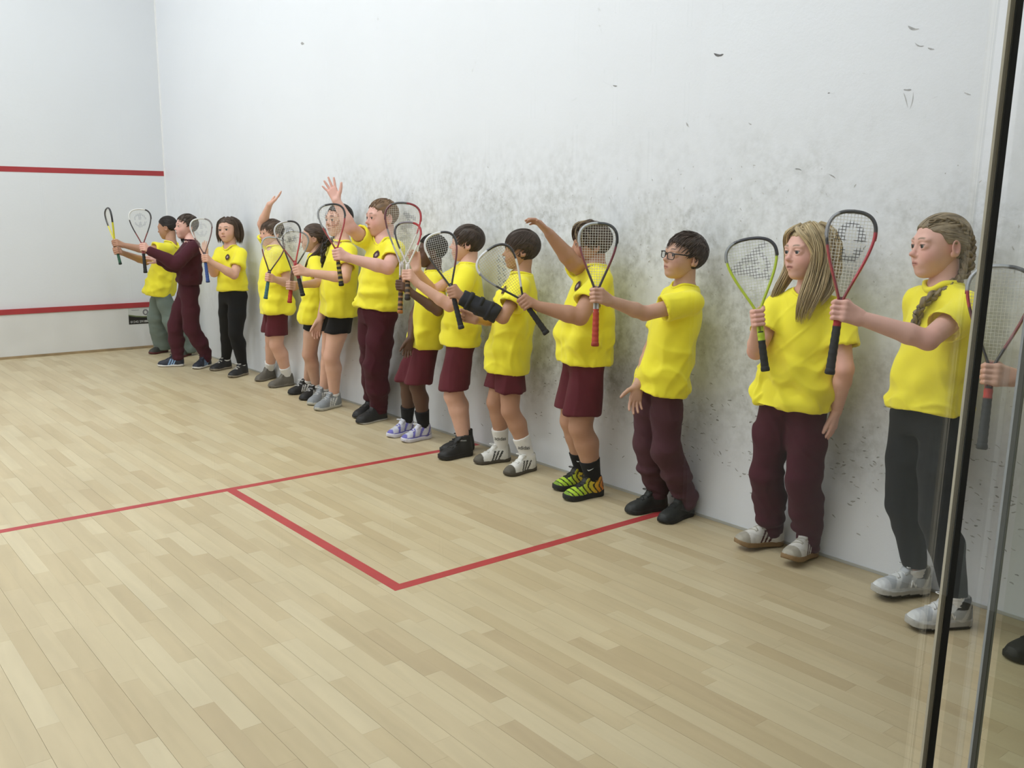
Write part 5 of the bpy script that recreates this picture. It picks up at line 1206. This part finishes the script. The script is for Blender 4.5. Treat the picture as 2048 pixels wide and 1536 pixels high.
# ---- the children, from the front wall towards the camera.  Pixels are read off the photograph; distance comes from the wall they lean on and the floor under their feet
SPECS = [
 dict(key='P1', label='girl with dark ponytail in yellow T-shirt and grey-green trousers, nearest the front wall', seed=11, top=(336, 431), hx=-.26, phi=26, ease=.028, pel=322, px=-.33, neck=(343, 483), nx=-.25, head=(335, 455), hdir=(42, -12, 0), fat=.25,
  hem=(322, 588), rfoot=((300, 708), (334, 702)), lfoot=((352, 716), (384, 706)), skin='tan', R=('grip', (292, 523), -1, (237, 519), -1), L=('grip', (291, 500), -1, (234, 486), -1), hair=tied('black'), legs=('joggers', GREEN), wide=1.0,
  shoe=dict(upper='3b3c38', sole='5d2226', lace='8a8a80'), extra_hair=pony('black', (0, -.52, .06), [(0, -.50, .06), (.02, -.64, -.12), (.04, -.60, -.45), (.05, -.52, -.85)], (.06, .12, .11, .04)), second=True,
  racket=dict(hand='L', tip=(213, 416), butt=(241, 529), spin=70, label='yellow and black squash racket held edge-on at the far left', spec=dict(frame=[(0, 'd8cf2c'), (.22, '26262a'), (.78, 'd8cf2c')], shaft='c8b468', grip='2e5b45', band='b23328', cap='1d3a2c'))),
 dict(key='P2', label='boy in maroon sweatshirt and maroon joggers pointing one hand at his racket', seed=12, top=(372, 425), hx=-.38, phi=12, pel=376, px=-.40, neck=(383, 480), nx=-.37, head=(373, 453), hdir=(4, 0, 0), hem=(374, 566), sleeves='long', shirtmat=SWEAT, shirtname='sweatshirt', ease=.016, mouth=.6,
  rfoot=((314, 732), (370, 731)), lfoot=((380, 740), (428, 728)), skin='pink', R=('open', (350, 530), -1, (322, 523), -1, (300, 513), 0, dict(spread=14, curl=8, pn=(-.2, -.5, -.5))), L=('grip', (352, 527), -1, (293, 494), -1),
  hair=hs('dark', fringe=.04, ln=.14, thick=.03), legs=('joggers', SWEAT), shoe=dict(upper='1a2030', sole='d6d2ca', outsole='a89e8c', stripes='8fb0d6', lace='20283c'),
  racket=dict(hand='L', tip=(278, 417), butt=(291, 546), label='white and dark squash racket with a grey oval logo held by the boy in maroon', spec=dict(frame=[(0, '7a2f30'), (.14, '2c2426'), (.3, 'dcdcda'), (.56, '2a2426'), (.86, '7a2f30')], shaft='96393a', grip='1c1b1c', logo='oval', ink='8d8d90', w=.165))),
 dict(key='P3', label='girl with loose brown hair, badge on yellow T-shirt and black leggings, facing the camera', seed=13, top=(455, 432), hx=-.20, phi=-18, pel=466, px=-.20, neck=(461, 492), nx=-.19, head=(456, 460), hdir=(-38, 0, 4), fat=.3, hem=(466, 582), badge=True, mouth=.5,
  rfoot=((419, 742), (464, 734)), lfoot=((460, 755), (493, 747)), skin='fair', R=('open', (428, 546), -1, (411, 514), -1, (408, 474), 0, dict(spread=5, curl=10, pn=(.3, 0, -.9))), L=('grip', (468, 550), -1, (412, 517), -1), sock=(WHITE_S, .078),
  hair=dict(col='mid', fringe=.02, thick=.03, n=300, ln=.5, lr=.018, part=.02, wob=.05), extra_hair=hair_bob('mid'), legs=('leggings', DARKLEG), shoe=dict(upper='1c1c1e', sole='857b6a', lace='dcd8cc'),
  racket=dict(hand='L', tip=(400, 436), butt=(416, 565), label='white-topped squash racket with a blue grip', spec=dict(frame=[(0, '5a3a3c'), (.2, 'd8d8d6'), (.55, '8a8586'), (.68, '6d4a4c')], shaft='4a3838', grip='2f4c8c', logo='oval', ink='b0b0b2', w=.165))),
 dict(key='P4', label='boy with fair brown hair and one arm straight up, in maroon shorts and grey slip-ons', seed=14, top=(541, 440), hx=-.16, phi=12, pel=553, px=-.17, neck=(548, 492), nx=-.16, head=(543, 466), hdir=(2, -4, 0), fat=.35, hem=(553, 628), shorts=(553, 671), sock=(WHITE_S, .125), ease=.02,
  rfoot=((504, 765), (556, 752)), lfoot=((536, 775), (588, 768)), skin='fair', R=('open', (524, 448), -1, (539, 409), -1, (561, 390), 0, dict(pn=(-.3, .8, .3), spread=6, curl=10, tout=60, th=1)), L=('grip', (577, 566), -1, (541, 556), -1),
  hair=hs('mid', ln=.34), legs=('shorts', MAROON2), shoe=dict(upper='615c53', sole='6e685d'),
  racket=dict(hand='L', tip=(549, 474), butt=(531, 598), label='silver and maroon squash racket with a teal grip', spec=dict(frame=[(0, '3a2428'), (.12, '7a3034'), (.26, 'a9aeb0'), (.62, '5d3038'), (.9, '2c2226')], shaft='46383a', grip='3d6a74', w=.185))),
 dict(key='P5', label='girl with long brown hair tied back, in yellow T-shirt, black shorts and black striped trainers', seed=15, top=(622, 446), hx=-.16, phi=28, pel=631, px=-.16, neck=(631, 508), nx=-.15, head=(627, 476), hdir=(32, -3, 0), fat=-.15, hem=(628, 646), shorts=(628, 658), sock=(WHITE_S, .085), ease=.016,
  rfoot=((575, 789), (628, 781)), lfoot=((598, 801), (646, 790)), skin='mid', L=('grip', (640, 566), -1, (583, 572), -1), R=('hidden', -.1), hair=tied('brown'), extra_hair=hair_side('brown', 1, 41), legs=('shorts', BLACK), shoe=dict(upper='1a1a1c', sole='18181a', stripes='e6e6e4', lace='d8d8d6'),
  racket=dict(hand='L', tip=(593, 461), butt=(579, 606), label='grey squash racket with a bright red grip, behind the larger red-throated one', spec=dict(frame=[(0, '2c2628'), (.2, '3a3436'), (.36, 'b4b6b8'), (.55, '8e9092'), (.8, '38383c')], shaft='6a4a3c', grip='b03326', w=.18, logo='oval', ink='555559'))),
 dict(key='P6', label='girl with dark plait, face behind her racket, in black shorts and grey trainers', seed=16, top=(684, 411), hx=-.15, phi=6, pel=678, px=-.17, neck=(686, 481), nx=-.16, head=(678, 440), hdir=(-8, -2, 0), fat=.1, ease=.019, hem=(678, 629), shorts=(678, 665), sock=(WHITE_S, .078),
  rfoot=((614, 812), (661, 797)), lfoot=((627, 822), (684, 809)), skin='fair', L=('grip', (690, 556), -1, (598, 541), -1), R=('hang', (655, 580), -1, (640, 640), -1, (631, 668), 0, dict(curl=20, spread=4, tout=25)), hair=tied('black', tie=(-.1, -.48, .0)), extra_hair=hair_plait('black', -1), legs=('shorts', BLACK),
  shoe=dict(upper='8b9094', sole='b8b5a8', stripes='e2e2de', lace='c9cac8'),
  racket=dict(hand='L', tip=(570, 442), butt=(606, 592), label='squash racket with red throat and pale left rim, held by the dark-plaited girl', spec=dict(frame=[(0, '8c3432'), (.16, '5a4446'), (.28, 'c4c2c2'), (.52, '232022'), (.72, 'b8323a')], shaft='a83236', grip='1b1a1b', band='8c2f30', logo='oval', ink='3a3a3c', w=.17))),
 dict(key='P7', label='tall boy with cropped ginger hair, right hand raised open, in maroon joggers', seed=17, top=(763, 399), hx=-.16, phi=-4, pel=754, px=-.228, neck=(769, 476), nx=-.17, head=(764, 435), hdir=(6, -4, 0), fat=.45, hem=(752, 618), badge=True, hh=.160, ease=.012,
  rfoot=((711, 836), (757, 825)), lfoot=((712, 848), (774, 835)), skin='pink', R=('open', (701, 456), -1, (673, 401), 0, (656, 362), 0, dict(pn=(0, 0, 1), spread=17, curl=4, tout=48, th=-1)), L=('grip', (776, 536), -1, (681, 509), -1),
  hair=hs('ginger', fringe=.0, thick=.018, n=500, ln=.10, lr=.012, lift=.02), legs=('joggers', MAROON), shoe=dict(upper='1b1b1d', sole='1a1a1b', outsole='c9c7c2', lace='2a2a2c'),
  racket=dict(hand='L', tip=(660, 407), butt=(683, 572), label='squash racket with grey left rim, red throat and yellow-black striped grip', spec=dict(frame=[(0, '8a3034'), (.14, 'a03438'), (.22, '8d8f92'), (.45, '26262a'), (.72, 'a8323a')], shaft='b03a3e', grip='1f1d1a', stripe='a08a3c', logo='oval', ink='5a4a44', w=.165))),
 dict(key='P8', label='boy with dark skin and short black hair, in black socks and white-purple trainers', seed=18, top=(861, 466), hx=-.17, phi=24, pel=853, px=-.19, neck=(868, 541), nx=-.18, head=(864, 502), hdir=(36, -3, 0), fat=-.1, hem=(850, 692), shorts=(850, 768), sock=(BLACK_S, .15), ease=.016,
  rfoot=((774, 875), (828, 862)), lfoot=((803, 884), (862, 873)), skin='dark', L=('grip', (876, 622), -1, (803, 571), -1), R=('hang', (829, 630), 0, (821, 678), -1, (812, 712), 0, dict(curl=24, spread=5, tout=28)), hair=hs('black', fringe=.02, thick=.03, n=600, ln=.08, lr=.018, wob=.6, lift=.03), legs=('shorts', MAROON2),
  shoe=dict(upper='cbcbd4', sole='d6d4dc', paint='mesh', panel='6a66b4', lace='e4e4e8', chunky=.6),
  racket=dict(hand='L', tip=(807, 404), butt=(800, 627), label='large squash racket with red right rim and zigzag logo, behind a smaller one', spec=dict(frame=[(0, 'c9c3c0'), (.13, '8d8a8a'), (.24, '5c1f26'), (.42, '4a4a4e'), (.52, '8a2230'), (.62, 'b4232f'), (.78, 'dad4d2')], shaft='cfcac8', grip='3a2c26', stripe='a3764c', cap='c07a3c', logo='zigzag', ink='3c3a40', w=.165, gy=.34))),
 dict(key='P9', label='boy with dark brown hair in maroon shorts and chunky black high-tops', seed=19, top=(933, 449), hx=-.17, phi=38, pel=922, px=-.20, neck=(938, 526), nx=-.18, head=(934, 487), hdir=(42, 0, 0), fat=.1, hem=(922, 688), shorts=(922, 777), sock=(BLACK_S, .085), ease=.018,
  rfoot=((880, 906), (948, 895)), lfoot=((871, 920), (950, 906)), skin='fair', L=('grip', (899, 612), -1, (817, 549), -1), R=('open', (865, 585), -1, (833, 540), -1, (826, 512), 0, dict(curl=35, spread=3, tout=20)), hair=hs('dark', ln=.34), legs=('shorts', MAROON2), shoe=dict(upper='1a1b1c', sole='191919', lace='202122', tall=1., chunky=.8),
  racket=dict(hand='L', tip=(816, 443), butt=(815, 600), dt=.1, label='smaller squash racket with red rim in front of the large zigzag one, striped brown grip', spec=dict(frame=[(0, 'd8cfca'), (.16, '2a2628'), (.42, '88808a'), (.55, 'b4232f'), (.8, 'ddd6d2')], shaft='d4ccc6', grip='2c2420', stripe='8a6d4c', w=.165))),
 dict(key='P10', label='boy in long yellow T-shirt with black wrist brace and white striped shoes', seed=20, top=(1042, 459), hx=-.17, phi=36, pel=1020, px=-.20, neck=(1044, 545), nx=-.17, head=(1042, 500), hdir=(40, -2, 0), fat=-.05, hem=(1018, 742), shorts=(1018, 781), sock=(WHITE_S, .155), ease=.026, badge=True,
  rfoot=((944, 927), (1024, 918)), lfoot=((1010, 951), (1070, 936)), skin='tan', L=('grip', (1006, 636), -1, (906, 585), -1), R=('open', (980, 640), -1, (952, 640), -1, (925, 632), 0, dict(only=0, curl=4, spread=4, tout=15)), hair=hs('dark', ln=.36, thick=.06), legs=('shorts', MAROON2), extra=None,
  shoe=dict(upper='e6e5e0', sole='4a4338', stripes='1b1b1c', toecap='5a554a', heelc='b9b7b0', lace='e6e6e2'),
  racket=dict(hand='L', tip=(875, 464), butt=(923, 658), label='squash racket with white left rim and black grip, above the black wrist brace', spec=dict(frame=[(0, '2b2a2c'), (.14, '2e2d30'), (.26, 'dededc'), (.52, '222224'), (.70, '6a2a30'), (.86, '2c2426')], shaft='28282a', grip='232427', cap='3a3d42', w=.165, string='d8d8d2', logo='none'))),
 dict(key='P11', label='boy with streaked hair and right arm raised, in maroon shorts and green-orange trainers', seed=21, top=(1183, 445), hx=-.18, phi=28, pel=1169, px=-.21, neck=(1190, 529), nx=-.18, head=(1182, 489), hdir=(34, -2, 0), fat=.6, ease=.018, hem=(1168, 724), shorts=(1168, 826), sock=(BLACK_S, .145), badge=True,
  rfoot=((1104, 980), (1184, 966)), lfoot=((1121, 1001), (1211, 985)), skin='tan', L=('grip', (1160, 634), -1, (1052, 604), -1), R=('open', (1147, 527), -1, (1099, 468), -1, (1080, 448), 0, dict(pn=(-.8, -.3, .1), curl=28, spread=6, tout=50)), hair=hs('brown', ln=.34, fringe=.05), extra_hair=hair11, legs=('shorts', MAROON2),
  shoe=dict(upper='b8dc38', sole='17181a', paint='volt', lace='20221c', chunky=.7),
  racket=dict(hand='L', tip=(974, 499), butt=(1094, 668), label='squash racket with white left rim tilted left, black grip pointing down right', spec=dict(frame=[(0, '1f1f20'), (.13, '2a2a2c'), (.18, '8d8f92'), (.32, 'e2e2e2'), (.5, '1f1a1a'), (.74, 'dcdcda'), (.93, '1c1c1d')], shaft='1d1d1e', grip='1f1d1d', w=.20, y0=.42, string='c8b878', logo='slash', ink='38383a'))),
 dict(key='P12', label='boy wearing glasses in faded maroon joggers and black shoes', seed=22, top=(1381, 460), hx=-.17, phi=26, pel=1325, px=-.22, neck=(1372, 570), nx=-.15, head=(1369, 513), hdir=(18, 6, -4), fat=-.05, hem=(1325, 786), ease=.018, sock=(cloth('343a38', 'charcoal_sock'), .10),
  rfoot=((1252, 1026), (1332, 1014)), lfoot=((1320, 1046), (1383, 1025)), skin='mid', L=('grip', (1290, 627), -1, (1199, 592), -1), R=('hang', (1300, 702), 0, (1276, 770), -1, (1268, 815), 0, dict(curl=18, spread=9, tout=60)), hair=hs('dark', fringe=.07, ln=.2, spike=.7, lift=.045), extra=glasses, legs=('joggers', MAROON_REFL), shoe=dict(upper='222524', sole='1d1f1e', lace='2a2c2b'), lips='a8645a',
  racket=dict(hand='L', tip=(1197, 444), butt=(1190, 693), label='squash racket with silver shaft and red grip held by the boy in glasses', spec=dict(frame=[(0, '3a2a2c'), (.14, '7d3438'), (.28, 'b0b4b4'), (.5, '3c4042'), (.62, '17181a'), (.72, '6d2a38'), (.86, '3c3436')], shaft='b9b9b6', grip='b4402e', w=.16, sr=.00085, string='d6d4c8'))),
 dict(key='P13', label='girl with long straight blond hair in maroon joggers and gum-soled shoes', seed=23, top=(1622, 450), hx=-.19, phi=-12, pel=1589, px=-.20, neck=(1618, 582), nx=-.17, head=(1616, 504), hdir=(16, -2, 2), fat=.05, hem=(1588, 814), ease=.020, foldamp=1.3,
  rfoot=((1470, 1098), (1562, 1086)), lfoot=((1568, 1136), (1629, 1105)), lift=(6, 8), skin='pink', R=('grip', (1512, 702), -1, (1509, 637), -1), L=('hang', (1690, 738), -1, (1672, 822), 1, (1660, 880), 0, dict(curl=18, spread=3, tout=22)),
  hair=dict(col='blond', fringe=.0, thick=.022, n=420, ln=.5, lr=.014, part=.02, wob=.03, streak=('c9b68e', .25)), extra_hair=hair13, brow='ash', iris='5a6a74', mouth=.35, legs=('joggers', MAROON), sock=(WHITE_S, .07), shoe=dict(upper='d9d6cf', sole='8d7250', stripes='4a1d24', toecap='a8a294', lace='b5b0a2'),
  racket=dict(hand='R', tip=(1498, 475), butt=(1531, 743), label='yellow-green squash racket with a dark top rim held by the blond girl', spec=dict(frame=[(0, 'b8cf2c'), (.30, '8a8e90'), (.42, '2a2a34'), (.70, 'b8d02e')], shaft='b4cc2e', grip='19191a', band='b4cc30', logo='arrow_d', ink='1e1e20', string='d6dcc0', w=.19, sr=.0006))),
 dict(key='P14', label='girl with blond plaits in black leggings and silver trainers, partly behind the black door strip', seed=24, top=(1884, 427), hx=-.18, phi=26, pphi=12, pel=1856, px=-.22, neck=(1890, 569), nx=-.17, head=(1880, 492), hdir=(34, -3, 2), fat=-.05, hem=(1853, 822), ease=.016,
  rfoot=((1742, 1196), (1856, 1182)), lfoot=((1814, 1256), (1936, 1246)), lift=(5, 3), skin='pink', L=('grip', (1856, 680), -1, (1691, 624), -1), R=('hidden', -.16), hair=tied('ash', tie=(.0, -.50, .0), thick=.02), extra_hair=hair14, brow='ash', iris='4a4a48', legs=('leggings', DARKLEG), legcut=.080, sock=(WHITE_S, .086),
  shoe=dict(upper='b4b8bb', sole='b7b5ae', outsole='18181a', paint='mesh', panel='d8dad9', toecap='c9cbcc', lining='3a3c40', lace='d6d6d4', chunky=.5), collar=.010, extra=n_logo,
  racket=dict(hand='L', tip=(1709, 420), butt=(1659, 749), label='squash racket with red lower frame and red-banded black grip, held by girl with plaits', spec=dict(frame=[(0, '8c2a30'), (.12, '9c2c32'), (.27, '232326'), (.30, '8f9094'), (.44, '2a2a2c'), (.66, 'b4283a'), (.9, '8c2a30')], shaft='5a2226', grip='1a1a1c', band='b0222a', logo='split_p', ink='2e2c2c', w=.145, sr=.00085, gy=.36))),
 dict(key='P15', label='child mostly out of view at the right edge, only forearm and black shoe showing', seed=25, top=(2230, 430), H=1.42, hx=-.18, phi=10, pel=2205, px=-.22, neck=(2260, 590), nx=-.18, head=(2240, 500), hdir=(15, 0, 0), hem=(2210, 840), rfoot=((2018, 1318), (2120, 1298)), lfoot=((2120, 1392), (2220, 1368)), skin='mid',
  L=('grip', (2150, 770), -1, (1966, 748), -1), R=('hidden', .3), hair=hs('brown'), legs=('joggers', MAROON), shoe=dict(upper='1b1b1d', sole='171718', lace='232325'),
  racket=dict(hand='L', tip=(2006, 529), butt=(1963, 899), label='squash racket with grey top rim seen on both sides of the black door strip', spec=dict(frame=[(0, '2c2a2c'), (.14, '5a2a2e'), (.25, 'a83238'), (.32, 'a9adb0'), (.52, '4a4c50'), (.66, '6a2c32'), (.8, '7d3438'), (.92, '2c2a2c')], shaft='8c2a2c', grip='26282a', band='b4372e', w=.165, gy=.34, string='d0cfc6'))),
]
ONLY = None
for sp in SPECS:
    if ONLY and sp['key'] not in ONLY: continue
    o = person(sp)
    if sp['key'] == 'P10': brace(o); sock_text('adidas', M_inkd, size=.030)(o)
    if sp['key'] == 'P11': sock_text('tick', M_inkw, dz=.62)(o)
    if sp['key'] == 'P9': sock_text('athletic', M_inkw, size=.014, dz=.7)(o)
